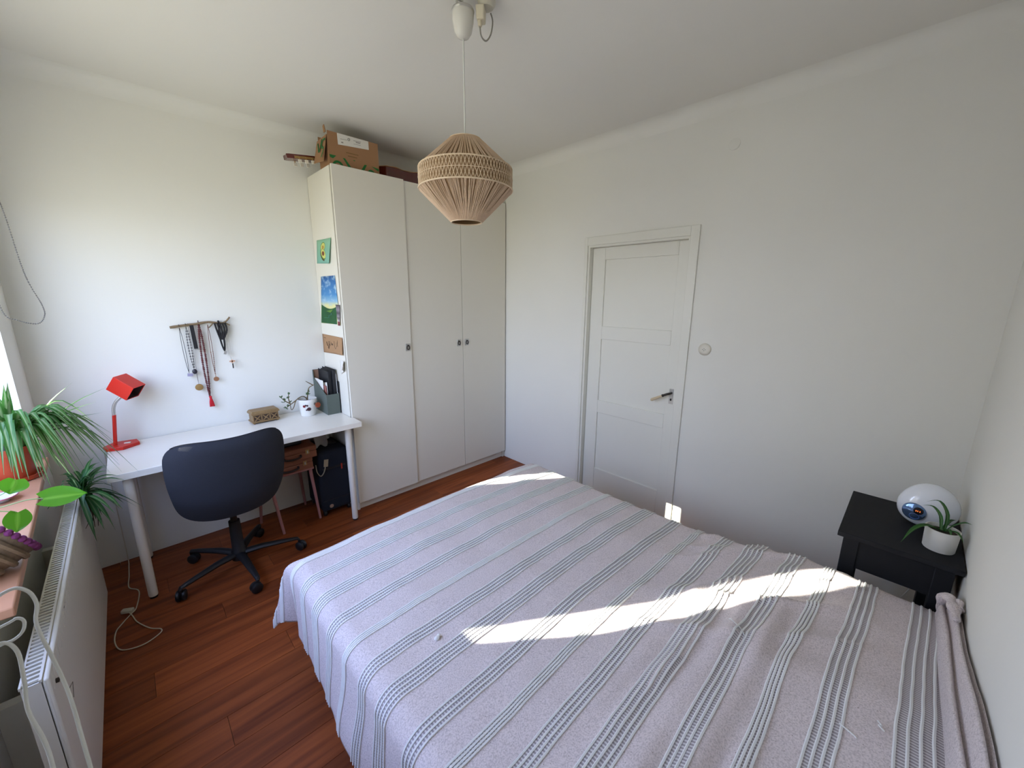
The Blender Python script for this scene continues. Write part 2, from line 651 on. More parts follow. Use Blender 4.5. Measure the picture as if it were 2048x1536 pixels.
# window wall with an opening
g = G()
g.box(WXO, XW, YB - 0.12, WY0, -0.1, ZC); g.box(WXO, XW, WY1, YD + 0.12, -0.1, ZC)
g.box(WXO, XW, WY0, WY1, -0.1, WZ0 - 0.03); g.box(WXO, XW, WY0, WY1, WZ1, ZC)
tag(g.build('wall_window', m_wall, smooth=0), kind='structure')


# coves where walls meet the ceiling
def cove(name, p0, p1, nrm, r=0.075):
    p0, p1, nrm = Vector(p0), Vector(p1), Vector(nrm)
    prof = [(0, 0)] + [(r * (1 - sin(a)), -r * (1 - cos(a))) for a in [pi / 2 * k / 6 for k in range(7)]]
    g = G()
    rows = [[p + nrm * a + Vector((0, 0, b)) for a, b in prof] for p in (p0, p1)]
    g.grid(rows, closed=True)
    return tag(g.build(name, m_wall, smooth=30), kind='structure')


cove('trim_1', (XW, YD, ZC), (XD, YD, ZC), (0, -1, 0))
cove('trim_2', (XD, YD, ZC), (XD, YB, ZC), (-1, 0, 0))
cove('trim_3', (XW, YD, ZC), (XW, YB, ZC), (1, 0, 0))
cove('trim_4', (XW, YB, ZC), (XD, YB, ZC), (0, 1, 0))

# ---- door with frame
dr = bpy.data.objects.new('door_1', None); COL.objects.link(dr)
dr.location = (XD, (DY0 + DY1) / 2, 0); ORG[dr] = Vector(dr.location)
tag(dr, 'white painted door with three recessed panels', None, kind='structure')
g = G()
g.box(XD - 0.012, XD, DY0 - 0.054, DY0, 0, DZ + 0.058); g.box(XD - 0.012, XD, DY1, DY1 + 0.026, 0, DZ + 0.058)
g.box(XD - 0.012, XD, DY0, DY1, DZ, DZ + 0.058)
g.build('architrave', m_door, dr, bevel=0.002)
g = G()
g.box(XD, XD + 0.11, DY1 - 0.014, DY1, 0, DZ); g.box(XD, XD + 0.11, DY0, DY0 + 0.014, 0, DZ); g.box(XD, XD + 0.11, DY0 + 0.014, DY1 - 0.014, DZ - 0.014, DZ)
g.build('jamb', m_door, dr)
lx = 1.552
ly0, ly1, lz0, lz1 = DY0 + 0.016, DY1 - 0.016, 0.008, DZ - 0.016
py0, py1 = -1.562, -1.017
pz = [(0.203, 0.68), (0.782, 1.265), (1.363, 1.849)]
g = G()
g.box(lx, lx + 0.04, ly0, py0, lz0, lz1); g.box(lx, lx + 0.04, py1, ly1, lz0, lz1)
zz = [lz0] + [q for p in pz for q in p] + [lz1]
for i in range(0, len(zz), 2):
    g.box(lx, lx + 0.04, py0, py1, zz[i], zz[i + 1])
leaf = g.build('door_leaf', m_door, dr, bevel=0.0025)
for a, b in pz:
    g = G(); g.box(lx + 0.012, lx + 0.028, py0 - 0.004, py1 + 0.004, a - 0.004, b + 0.004)
    g.build('panel', m_door, dr)
g = G(); g.box(lx - 0.005, lx, -1.617, -1.588, 0.868, 0.972)
g.prism([(0.006 * cos(2 * pi * k / 10), 0.009 * sin(2 * pi * k / 10)) for k in range(10)], (lx - 0.0065, -1.6025, 0.898), (0, 1, 0), (0, 0, 1), (-1, 0, 0), 0.0012, 1)
hp = g.build('handle_plate', [m_chrome, m_ebony], dr, bevel=0.0015)
g = G(); g.tube(bez([(lx - 0.004, -1.602, 0.945), (lx - 0.035, -1.602, 0.945), (lx - 0.046, -1.592, 0.942), (lx - 0.047, -1.565, 0.928)], 12), 0.008, 10)
g.lathe([(0.010, 0), (0.010, 0.006)], (lx - 0.047, -1.565, 0.928), 12, frame_to((0, 0.88, -0.47)), cap0=True, cap1=True)
g.build('lever_neck', m_dark_metal, hp)
g = G(); g.lathe([(0.007, 0), (0.0085, 0.02), (0.0105, 0.07), (0.0105, 0.088), (0.006, 0.094)], (lx - 0.047, -1.562, 0.9265), 14, frame_to((0, 0.87, -0.5)), cap0=True, cap1=True)
g.build('lever_grip', M('horn_grip', (214, 194, 160), 0.4, noise=(60, 0.1)), hp)

# ---- window with sill, panes and frosted lower lights (out of the frame, it lights the room)
wn = bpy.data.objects.new('window_1', None); COL.objects.link(wn)
wn.location = (WXO + 0.04, (WY0 + WY1) / 2, WZ0); ORG[wn] = Vector(wn.location)
tag(wn, 'white framed window above the wooden sill', None, kind='structure')
fx0, fx1 = WXO + 0.02, WXO + 0.07
ym = [WY0, -1.29 - 0.035, -0.40, WY1]
g = G()
g.box(fx0, fx1, WY0, WY1, WZ0, WZ0 + 0.05); g.box(fx0, fx1, WY0, WY1, WZ1 - 0.05, WZ1)
g.box(fx0, fx1, WY0, WY0 + 0.05, WZ0, WZ1); g.box(fx0, fx1, WY1 - 0.03, WY1, WZ0, WZ1)
g.build('window_frame', m_white, wn, bevel=0.003)
ZT = 1.02
g = G(); g.box(fx0, fx1, WY0 + 0.05, WY1 - 0.03, ZT - 0.025, ZT + 0.025); g.build('transom', m_white, wn, bevel=0.003)
for y0, y1 in ((WY0 + 0.05, -0.42), (-0.42, WY1 - 0.03)):
    g = G(); g.box(WXO + 0.042, WXO + 0.048, y0, y1, ZT + 0.025, WZ1 - 0.05); g.build('pane', m_glass, wn, smooth=0)
    g = G(); g.box(WXO + 0.042, WXO + 0.048, y0, y1, WZ0 + 0.05, ZT - 0.025); g.build('pane', m_glass, wn, smooth=0)
# sill board, its front edge a little out of square with the wall; it projects over the radiator only
g = G()
g.prism([(fx1, WY1), (fx1, WY0), (XW, WY0), (XW, -1.212), (-1.370, -1.212), (-1.424, WY1 + 0.05), (XW, WY1 + 0.05), (XW, WY1)],
        (0, 0, WZ0 - 0.028), (1, 0, 0), (0, 1, 0), (0, 0, 1), 0.028)
g.build('sill', m_sill, wn, bevel=0.004)

# ---- roller blinds
def blind(y0, y1, zb, label, chain=False):
    t = thing('roller_blind', (XW - 0.05, (y0 + y1) / 2, zb), label, 'blind', 'roller blinds')
    zr = WZ1 - 0.045
    g = G(); g.lathe([(0.022, 0), (0.022, y1 - y0)], (XW - 0.05, y1, zr), 20, frame_to((0, -1, 0)), cap0=True, cap1=True); g.build('roller', m_blind, t)
    g = G(); g.box(XW - 0.0305, XW - 0.029, y0 + 0.005, y1 - 0.005, zb, zr); g.build('blind_fabric', m_blind, t, smooth=0)
    g = G(); g.box(XW - 0.036, XW - 0.024, y0 + 0.005, y1 - 0.005, zb - 0.02, zb + 0.004); g.build('bottom_bar', m_white, t, bevel=0.003)
    if chain:
        pts = bez([(XW + 0.028, 0.035, zr), (XW + 0.065, 0.10, 2.10), (-1.362, 0.10, 1.95), (-1.345, 0.10, 1.67), (-1.316, 0.10, 1.53), (-1.318, 0.10, 1.478), (-1.345, 0.10, 1.447), (-1.40, 0.10, 1.465), (-1.435, 0.10, 1.51), (-1.44, 0.08, 1.75), (XW + 0.02, 0.03, 2.1), (XW + 0.012, 0.03, zr)], 330)
        g = G(); g.tube(pts, 0.0009, 5)
        d = 0.0; last = pts[0]
        for p in pts:
            d += (p - last).length; last = p
            if d > 0.0062:
                d = 0; g.ball(p, 0.0028, None, 6, 4)
        c = g.build('chain', M('chain_beads', (92, 88, 82), 0.4), t)
        c['label'] = 'thin beaded pull chain'
    return t


blind(-0.36, WY1 - 0.006, 2.07, 'rolled-up white roller blind with beaded chain looping beside desk wall', True)


# ---- added unseen blocker, house-shaped: sun reaches the window only past its raised panels
NH = 4.5
nox, noy, noz = XW - 0.087 - NH, NH * SUN_S, NH * SUN_T * hd      # where the sun's ray through the window plane crosses the blocker front


def gap(y, z):
    return y - 0.19 * (z - 1.5)


nhs = thing('sun_blocker', (nox - 1.2, noy - 0.9, -3.0), 'added house-shaped sun blocker outside the window, never in view', 'sun blocker')
m_nb = M('blocker_pale', (214, 204, 188), 0.9)
m_nr = M('blocker_brown', (150, 92, 70), 0.9)
g = G(); g.box(nox - 2.4, nox, noy - 2.25, noy + 0.42, -3.0, noz + 1.225); g.build('blocker_body', m_nb, nhs, smooth=0)
g = G(); g.prism([(gap(-1.214, 1.19) + noy, noz + 1.19), (noy - 0.045, noz + 1.19), (noy - 0.045, noz + 2.60), (gap(-1.214, 2.60) + noy, noz + 2.60)], (nox - 0.04, 0, 0), (0, 1, 0), (0, 0, 1), (1, 0, 0), 0.04); g.build('blocker_panel', m_nr, nhs, smooth=0)
g = G(); g.prism([(noy - 2.25, noz + 1.19), (noy - 1.235, noz + 1.19), (noy - 1.330, noz + 1.42), (gap(-1.361, 2.60) + noy, noz + 2.60), (noy - 2.25, noz + 2.60)], (nox - 0.04, 0, 0), (0, 1, 0), (0, 0, 1), (1, 0, 0), 0.04); g.build('blocker_panel', m_nr, nhs, smooth=0)
g = G(); g.box(nox - 0.04, nox, noy - 1.62, noy - 1.10, noz + 2.03, noz + 2.60); g.build('blocker_beam', m_nr, nhs, smooth=0)
for k in range(2):
    g = G(); g.box(nox, nox + 0.04, noy - 1.9 + 1.2 * k, noy - 1.1 + 1.2 * k, 0.2, 1.5); g.build('window', m_dark_metal, nhs, smooth=0)  # dark panes on the added blocker, no real window

# ================================================================== wardrobe
WT = 2.376
wd = thing('wardrobe', (0.75, 0.21, 0), 'tall white three-door wardrobe reaching almost to the ceiling', 'wardrobe')
g = G()
g.box(0.0, 0.018, 0.02, YD - 0.004, 0, WT); g.box(1.482, 1.50, 0.02, YD - 0.004, 0, WT)
g.box(0.491, 0.509, 0.02, YD - 0.004, 0.06, WT); g.box(0.018, 1.482, 0.02, YD - 0.004, WT - 0.018, WT)
g.box(0.018, 1.482, YD - 0.012, YD - 0.004, 0.06, WT - 0.018); g.box(0.018, 1.482, 0.02, YD - 0.012, 0.06, 0.078)
g.build('wardrobe_body', m_ward, wd, bevel=0.001)
g = G(); g.box(0.018, 1.482, 0.035, 0.05, 0.0, 0.06); g.build('plinth', m_ward, wd)
g = G(); g.box(1.5005, 1.507, 0.04, 0.06, 0, WT); g.build('gap_shade_strip', M('shadow_gap_strip', (70, 62, 52), 0.9), wd)  # dark colour stands in for the shade in the gap beside the wall
for k in range(3):
    yo = -0.012 if k == 0 else 0.0
    g = G(); g.box(k * 0.5 + 0.002, k * 0.5 + 0.498, yo, yo + 0.018, 0.068, WT + (0.004 if k == 0 else 0))
    d = g.build('door', m_ward, wd, bevel=0.0012)
    hx, hz = ((0.467, 1.197), (0.957, 1.193), (1.042, 1.193))[k]
    g = G(); g.box(hx - 0.019, hx + 0.019, yo - 0.004, yo, hz - 0.028, hz + 0.028)
    h = g.build('handle_plate', m_chrome, d, bevel=0.0012)
    g = G()
    ringpts = [(hx + 0.011 * cos(2 * pi * i / 16), yo - 0.009, hz - 0.002 + 0.016 * sin(2 * pi * i / 16)) for i in range(16)]
    g.tube(ringpts, 0.0028, 6, closed=True)
    g.box(hx - 0.005, hx + 0.005, yo - 0.011, yo - 0.003, hz + 0.008, hz + 0.018)
    g.build('ring_pull', m_dark_metal, h)

# ---- cardboard box on the wardrobe
bx = thing('cardboard_box', (0.18, 0.115, WT), 'open cardboard delivery box with green print on top of wardrobe', 'box')
bx0, bx1, by0, by1, bh = 0.012, 0.342, 0.03, 0.190, 0.200
g = G(); t = 0.004
g.box(bx0, bx1, by0, by0 + t, WT, WT + bh); g.box(bx0, bx1, by1 - t, by1, WT, WT + bh)
g.box(bx0, bx0 + t, by0 + t, by1 - t, WT, WT + bh * 0.9); g.box(bx1 - t, bx1, by0 + t, by1 - t, WT, WT + bh)
g.box(bx0 + t, bx1 - t, by0 + t, by1 - t, WT + 0.001, WT + 0.005)
g.build('box_walls', m_card, bx)
def flap(P, name='flap', mat=m_card):
    g = G()
    n = (Vector(P[1]) - Vector(P[0])).cross(Vector(P[3]) - Vector(P[0])).normalized() * 0.004
    g._add([Vector(p) for p in P] + [Vector(p) + n for p in P], [(0, 1, 2, 3), (7, 6, 5, 4), (0, 4, 5, 1), (1, 5, 6, 2), (2, 6, 7, 3), (3, 7, 4, 0)])
    return g.build(name, mat, bx, smooth=0)
lf = [(bx0 - 0.002, by0 + 0.006, WT + bh * 0.88), (bx0 - 0.002, by1 + 0.004, WT + bh * 0.86), (bx0 - 0.036, by1 - 0.006, WT + 0.035), (bx0 - 0.030, by0 + 0.012, WT + 0.020)]
flap(lf)
flap([(bx0 + 0.001, by0 + 0.03, WT + bh), (bx0 + 0.001, by0 + 0.06, WT + bh), (bx0 - 0.004, by0 + 0.055, WT + bh + 0.035), (bx0 - 0.004, by0 + 0.035, WT + bh + 0.040)])
# label sheet over the top edge of the front
g = G(); n = Vector((0, -0.0012, 0))
g._add([(0.074, by0 - 0.001, WT + 0.134), (0.276, by0 - 0.001, WT + 0.149), (0.276, by0 - 0.001, WT + 0.199), (0.072, by0 - 0.001, WT + 0.199)], [(0, 1, 2, 3)])
lb = g.build('address_label', m_paper, bx, smooth=0, thick=0.0008)
fy = by0 - 0.0022
def inkbar(x0, x1, z, h, m=m_grayink, sl=0.02):
    g = G(); g._add([(x0, fy, z), (x1, fy, z + sl * (x1 - x0) * 3), (x1, fy, z + h + sl * (x1 - x0) * 3), (x0, fy, z + h)], [(0, 1, 2, 3)])
    g.build('print_line', m, lb, smooth=0)
for a, b, z, h in ((0.09, 0.135, 0.168, 0.0025), (0.175, 0.225, 0.178, 0.003), (0.19, 0.22, 0.170, 0.0055), (0.095, 0.108, 0.147, 0.007), (0.175, 0.222, 0.159, 0.002)):
    inkbar(a, b, WT + z, h)
g = G()
g.tube([(0.145 + 0.0065 * cos(2 * pi * k / 14), fy, WT + 0.178 + 0.0075 * sin(2 * pi * k / 14)) for k in range(14)], 0.0022, 5, closed=True, flat=0.3)
g.build('round_stamp', m_ink, lb)
# green print on the front and left side
def green(poly, side='front'):
    g = G()
    if side == 'front':
        g.prism(poly, (bx0, by0, WT), (1, 0, 0), (0, 0, 1), (0, -1, 0), 0.0006)
    else:
        A_, B_, D_ = Vector(lf[1]), Vector(lf[0]), Vector(lf[2])
        uu_ = (B_ - A_).normalized(); vv_ = (A_ - D_).normalized()
        nn_ = uu_.cross(vv_).normalized(); nn_ = nn_ if nn_.x < 0 else -nn_
        g.prism(poly, D_ + nn_ * 0.0046, uu_, vv_, nn_, 0.0006)
    g.build('green_print', m_greenprint, bx, smooth=0)
def arc(cx, cz, r0, r1, a0, a1, sy=1.0):
    n = 9
    A = [(cx + r1 * cos(a0 + (a1 - a0) * k / n), cz + sy * r1 * sin(a0 + (a1 - a0) * k / n)) for k in range(n + 1)]
    B = [(cx + r0 * cos(a0 + (a1 - a0) * k / n), cz + sy * r0 * sin(a0 + (a1 - a0) * k / n)) for k in range(n, -1, -1)]
    return A + B
green([(0.003, 0.066), (0.045, 0.066), (0.024, 0.046), (0.006, 0.05)])
green(arc(0.052, 0.004, 0.022, 0.036, 0.0, pi))
green([(0.086, 0.062), (0.100, 0.062), (0.146, 0.004), (0.126, 0.002)])
green([(0.196, 0.004), (0.216, 0.004), (0.244, 0.052), (0.228, 0.052)])
green(arc(0.272, 0.002, 0.014, 0.027, 0.0, pi))
green([(0.276, 0.052), (0.326, 0.046), (0.327, 0.03), (0.312, 0.034)])
green([(0.152, 0.064), (0.168, 0.064), (0.160, 0.058)])
for a, b, z in ((0.11, 0.19, 0.096), (0.12, 0.18, 0.078)):
    g = G(); g.prism([(a, z), (b, z + 0.001), (b, z + 0.006), (a, z + 0.006)], (bx0, by0, WT), (1, 0, 0), (0, 0, 1), (0, -1, 0), 0.0004)
    g.build('faded_print', M('faded_ink', (126, 96, 60), 0.9), bx, smooth=0)
green([(0.02, 0.12), (0.034, 0.12), (0.075, 0.05), (0.062, 0.05)], 'left')
green([(0.075, 0.05), (0.088, 0.05), (0.10, 0.13), (0.088, 0.13)], 'left')
green(arc(0.135, 0.09, 0.022, 0.034, 0.6, 5.2), 'left')
green([(0.12, 0.005), (0.135, 0.005), (0.16, 0.05), (0.145, 0.05)], 'left')

# ---- guitar behind the box, headstock over the edge
gt = thing('guitar', (0.35, 0.265, WT), 'dark red classical guitar lying flat on the wardrobe behind the box', 'guitar')
cy_ = 0.250
def gw(s):   # half width along the body, s 0 (neck end) .. 1
    pts = [(0, 0.045), (0.04, 0.085), (0.12, 0.122), (0.25, 0.132), (0.42, 0.108), (0.52, 0.110), (0.68, 0.146), (0.82, 0.156), (0.93, 0.125), (0.98, 0.07), (1, 0.02)]
    for (a, va), (b, vb) in zip(pts, pts[1:]):
        if a <= s <= b:
            return va + (vb - va) * sm((s - a) / (b - a))
    return 0.02
S = [k / 40 for k in range(41)]
gx0, gl = 0.40, 0.47
up_ = [(gx0 + gl * s, cy_ + gw(s)) for s in S]; dn = [(gx0 + gl * s, cy_ - gw(s)) for s in reversed(S)]
g = G(); g.prism(up_ + dn, (0, 0, WT + 0.001), (1, 0, 0), (0, 1, 0), (0, 0, 1), 0.108); gb = g.build('guitar_body', m_guitar, gt, bevel=0.003)
g = G(); g.prism(up_ + dn, (0, 0, WT + 0.1095), (1, 0, 0), (0, 1, 0), (0, 0, 1), 0.003); g.build('soundboard', m_guitar_top, gt)
g = G(); g.box(0.005, 0.42, cy_ - 0.027, cy_ + 0.027, WT + 0.072, WT + 0.104); g.build('neck', m_guitar, gt, bevel=0.01)
g = G(); g.box(0.39, 0.52, cy_ - 0.026, cy_ + 0.026, WT + 0.1130, WT + 0.1185); g.build('fingerboard', m_ebony, gt)
Rh = rot('Y', -7)
g = G()
hs_ = [(-0.19, -0.030), (-0.175, -0.037), (-0.02, -0.034), (0.0, -0.027), (0.0, 0.027), (-0.02, 0.034), (-0.175, 0.037), (-0.19, 0.030), (-0.185, 0.0)]
g.prism(hs_, (0.012, cy_, WT + 0.066), Rh @ Vector((1, 0, 0)), (0, 1, 0), Rh @ Vector((0, 0, 1)), 0.026)
hd_ = g.build('headstock', m_guitar, gt, bevel=0.002)
for sgn in (-1, 1):
    g = G(); g.obox(Vector((0.012, cy_, WT + 0.066)) + Rh @ Vector((-0.085, sgn * 0.0375, 0.009)), (0.12, 0.003, 0.014), Rh)
    g.build('tuner_plate', m_gold, hd_)
    for k in range(3):
        c = Vector((0.012, cy_, WT + 0.066)) + Rh @ Vector((-0.04 - 0.04 * k, sgn * 0.046, 0.006))
        g = G(); g.tube([c + Rh @ Vector((0, -sgn * 0.008, 0.004)), c, c + Rh @ Vector((0, sgn * 0.002, -0.014))], 0.0035, 6, mi=0)
        g.obox(c + Rh @ Vector((0, sgn * 0.002, -0.022)), (0.020, 0.009, 0.020), Rh, 1)
        g.build('tuning_peg', [m_gold, m_cream], hd_, bevel=0.002)

# ================================================================== pictures on the wardrobe side
def flat_card(name, P, mat, label, cat, curl=0.012, n=8):
    """thin sheet between the corners P (tl, tr, br, bl) taped on the wardrobe side, the near edge curling off"""
    tl, tr, br, bl = [Vector(p) for p in P]
    rows = []; uv = []
    for i in range(n + 1):
        a = i / n; r = []; u = []
        for j in range(n + 1):
            b = j / n
            p = (tl * (1 - b) + tr * b) * (1 - a) + (bl * (1 - b) + br * b) * a
            p = p + Vector((-0.0012 - curl * b ** 4 * (0.4 + 0.6 * a), 0, 0))
            r.append(p); u.append((b, 1 - a))
        rows.append(r); uv.append(u)
    g = G(); g.grid(rows, uv=uv)
    o = g.build(name, mat, None, thick=0.0006)
    if label:
        tag(o, label, cat)
    return o


def uv_ramp(name, stops, noise_amt=0.0, nscale=6.0, nstretch=(1, 1, 1), cloud=None):
    mt = bpy.data.materials.new(name); mt.use_nodes = True
    n = mt.node_tree; p = n.nodes['Principled BSDF']; p.inputs['Roughness'].default_value = 0.7
    uv = n.nodes.new('ShaderNodeUVMap'); s = n.nodes.new('ShaderNodeSeparateXYZ'); n.links.new(uv.outputs[0], s.inputs[0])
    r = n.nodes.new('ShaderNodeValToRGB')
    el = r.color_ramp.elements
    el[0].position = stops[0][0]; el[0].color = lin(stops[0][1]); el[1].position = stops[-1][0]; el[1].color = lin(stops[-1][1])
    for pos, c in stops[1:-1]:
        q = el.new(pos); q.color = lin(c)
    n.links.new(s.outputs['Y'], r.inputs[0])
    last = r.outputs[0]
    if cloud:
        mp = n.nodes.new('ShaderNodeMapping'); mp.inputs['Scale'].default_value = nstretch; mp.inputs['Rotation'].default_value = (0, 0, 0.6)
        n.links.new(uv.outputs[0], mp.inputs['Vector'])
        tx = n.nodes.new('ShaderNodeTexNoise'); tx.inputs['Scale'].default_value = nscale; tx.inputs['Detail'].default_value = 5
        n.links.new(mp.outputs[0], tx.inputs['Vector'])
        rr = n.nodes.new('ShaderNodeValToRGB'); rr.color_ramp.elements[0].position = 0.5; rr.color_ramp.elements[1].position = 0.68
        n.links.new(tx.outputs['Fac'], rr.inputs[0])
        mx = n.nodes.new('ShaderNodeMix'); mx.data_type = 'RGBA'
        n.links.new(rr.outputs[0], mx.inputs[0]); n.links.new(last, mx.inputs[6]); mx.inputs[7].default_value = lin(cloud)
        last = mx.outputs[2]
    n.links.new(last, p.inputs['Base Color'])
    return mt


def side_poly(parent, pts, mat, name, x=-0.0025, th=0.0003):
    """flat printed shape on a card; pts in (y, z) on the wardrobe side"""
    g = G(); g.prism(pts, (x, 0, 0), (0, 1, 0), (0, 0, 1), (-1, 0, 0), th)
    return g.build(name, mat, parent, smooth=0)


def ell(cy, cz, ry, rz, n=18, tilt=0.0):
    return [(cy + ry * cos(a) * cos(tilt) - rz * sin(a) * sin(tilt), cz + ry * cos(a) * sin(tilt) + rz * sin(a) * cos(tilt)) for a in [2 * pi * k / n for k in range(n)]]


ac = flat_card('postcard', [(0, 0.345, 1.957), (0, 0.075, 1.950), (0, 0.125, 1.790), (0, 0.382, 1.803)], uv_ramp('mint', [(0, (128, 184, 168)), (1, (140, 190, 156))]),
               'mint green postcard with two avocado halves, topmost on the wardrobe side', 'postcard', 0.012)
m_av1 = M('avocado_skin', (70, 62, 30), 0.7); m_av2 = M('avocado_flesh', (214, 214, 120), 0.7); m_av3 = M('avocado_stone', (126, 70, 36), 0.7); m_av4 = M('avocado_rim', (104, 140, 52), 0.7)
side_poly(ac, ell(0.247, 1.852, 0.052, 0.036, tilt=0.5), m_av1, 'avocado_skin')
side_poly(ac, ell(0.240, 1.858, 0.048, 0.033, tilt=0.5), m_av4, 'avocado_rim', -0.003)
side_poly(ac, ell(0.238, 1.860, 0.042, 0.028, tilt=0.5), m_av2, 'avocado_flesh', -0.0035)
side_poly(ac, ell(0.240, 1.862, 0.022, 0.015), m_av3, 'avocado_stone', -0.004)
side_poly(ac, ell(0.238, 1.905, 0.046, 0.028, tilt=-0.3), m_av4, 'avocado_rim', -0.0025)
side_poly(ac, ell(0.236, 1.905, 0.040, 0.023, tilt=-0.3), m_av2, 'avocado_flesh', -0.003)
side_poly(ac, ell(0.234, 1.903, 0.018, 0.011), M('avocado_hollow', (186, 150, 70), 0.7), 'avocado_hollow', -0.0035)

lp = flat_card('landscape_painting', [(0, 0.330, 1.711), (0, 0.070, 1.711), (0, 0.041, 1.384), (0, 0.411, 1.379)],
               uv_ramp('painted_sky', [(0.0, (226, 220, 150)), (0.40, (226, 222, 160)), (0.48, (140, 186, 214)), (0.62, (70, 138, 196)), (1.0, (28, 92, 160))], nscale=3.0, nstretch=(1.2, 2.6, 1), cloud=(168, 200, 222)),
               'small painting of green hills under a blue clouded sky on the wardrobe side', 'painting', 0.004)
hill = [(0.405, 1.381), (0.365, 1.515)] + [(0.365 - 0.29 * k / 10, 1.515 - 0.022 * sin(k / 10 * pi * 0.9) - 0.002 * k * (1 - k / 10)) for k in range(1, 10)] + [(0.067, 1.513), (0.048, 1.386)]
side_poly(lp, hill, M('painted_hill', (24, 84, 40), 0.7, noise=(16, 0.45)), 'hill', -0.0032)
side_poly(lp, [(0.28, 1.47), (0.15, 1.485), (0.20, 1.462)], M('painted_light_green', (96, 140, 48), 0.7), 'hill_highlight', -0.0042)
g = G(); g.tube([(-0.0046, 0.33, 1.42), (-0.0046, 0.24, 1.424), (-0.0046, 0.235, 1.44), (-0.0046, 0.19, 1.446), (-0.0046, 0.19, 1.458)], 0.0016, 5, flat=0.4)
g.build('stream', M('painted_stream', (110, 170, 160), 0.6), lp)
bk = flat_card('photo_strip', [(-0.004, 0.094, 1.520), (-0.004, 0.018, 1.517), (-0.004, 0.044, 1.378), (-0.004, 0.083, 1.378)],
               uv_ramp('strip_print', [(0.0, (120, 30, 44)), (0.18, (130, 60, 70)), (0.22, (196, 188, 192)), (0.36, (90, 80, 88)), (0.45, (150, 140, 146)), (0.6, (70, 62, 70)), (0.75, (140, 130, 138)), (1.0, (84, 74, 82))]),
               'narrow grey and red photo strip overlapping the landscape painting', 'photo', 0.003)
nt_ = flat_card('handwritten_note', [(0, 0.415, 1.298), (0, 0.030, 1.297), (0, 0.030, 1.176), (0, 0.419, 1.158)], m_kraft,
                'brown paper note with handwriting taped below the landscape painting', 'note', 0.012)
def stroke(pts):
    g = G(); g.tube(bez([(-0.0030, a, b) for a, b in pts], 14), 0.0022, 5, flat=0.35); g.build('pen_stroke', m_ink, nt_)
stroke([(0.385, 1.275), (0.345, 1.272)])
stroke([(0.335, 1.245), (0.325, 1.225), (0.318, 1.215)])
stroke([(0.300, 1.252), (0.292, 1.215), (0.300, 1.198), (0.312, 1.204), (0.285, 1.232)])
stroke([(0.278, 1.255), (0.270, 1.220)])
stroke([(0.245, 1.248), (0.238, 1.228), (0.225, 1.240), (0.215, 1.226)])
stroke([(0.190, 1.262), (0.185, 1.225), (0.172, 1.208), (0.155, 1.222), (0.150, 1.255)])
stroke([(0.145, 1.222), (0.132, 1.240), (0.122, 1.272), (0.128, 1.225), (0.112, 1.238), (0.104, 1.222)])
stroke([(0.104, 1.222), (0.095, 1.238), (0.084, 1.224), (0.074, 1.238), (0.064, 1.226)])
tag(flat_card('paper_sheet', [(-0.004, 0.10, 1.135), (-0.004, 0.012, 1.135), (-0.004, 0.010, 1.078), (-0.004, 0.10, 1.035)], m_paper, None, None, 0.03),
    'white paper sheet curling off the wardrobe side above the file box', 'paper')

# ================================================================== desk
DK0, DK1, DKY0, DKY1, DKZ = -1.228, 0.010, -0.146, 0.418, 0.735
dk = thing('desk', ((DK0 + DK1) / 2, 0.14, 0), 'white desk with round white legs under the necklace branch', 'desk')
# the right end runs past the wardrobe's front; the top is notched beside the wardrobe side
g = G(); g.prism([(DK0, DKY0), (DK1, DKY0), (DK1, -0.018), (-0.004, -0.016), (-0.004, DKY1), (DK0, DKY1)], (0, 0, DKZ - 0.034), (1, 0, 0), (0, 1, 0), (0, 0, 1), 0.034)
g.build('desk_top', m_desk, dk, bevel=0.0015)
for x in (-1.160, -0.066):
    for y in (-0.085, 0.36):
        g = G(); g.lathe([(0.0, 0.012), (0.019, 0.012), (0.02, 0.02), (0.0215, 0.68), (0.0215, DKZ - 0.0345)], (x, y, 0), 20, cap1=True)
        l = g.build('leg', m_desk, dk)
        g = G(); g.lathe([(0.017, 0), (0.017, 0.012)], (x, y, 0.0), 16, cap0=True, cap1=True); g.build('foot', m_black, l)

# ---- red desk lamp
rl = thing('desk_lamp', (-1.185, 0.33, DKZ), 'red metal desk lamp with boxy shade on the desk end', 'lamp')
g = G(); bz = DKZ + 0.0005
g.prism([(-1.245, 0.335), (-1.235, 0.285), (-1.165, 0.262), (-1.095, 0.315), (-1.105, 0.385), (-1.20, 0.40)], (0, 0, bz), (1, 0, 0), (0, 1, 0), (0, 0, 1), 0.018)
bs = g.build('base', m_red, rl, bevel=0.002)
g = G(); g.obox((-1.145, 0.325, bz + 0.0205), (0.028, 0.014, 0.005), rot('Z', -15)); g.build('switch', m_cream, bs, bevel=0.001)
g = G(); g.tube([(-1.195, 0.332, bz + 0.017), (-1.174, 0.332, 0.925)], 0.0085, 12); g.build('stem', m_red, rl)
nk = bez([(-1.175, 0.332, 0.92), (-1.170, 0.331, 0.965), (-1.155, 0.325, 1.0), (-1.128, 0.315, 1.028)], 30)
g = G(); g.tube(nk, [0.0075 + 0.0009 * (i % 2) for i in range(len(nk))], 12); g.build('gooseneck', m_chrome, rl)
ax = Vector((0.80, -0.28, -0.50)).normalized()
ax = Vector((0.648, -0.466, -0.602)).normalized()
wx = Vector((0.615, 0.786, 0.053)).normalized()
RL = Matrix((wx, ax.cross(wx), ax)).transposed()
hc = Vector((-1.103, 0.300, 1.080))
def q(a, b, c): return hc + RL @ Vector((a, b, c))
w, d = 0.0415, 0.054
g = G(); tk = 0.003
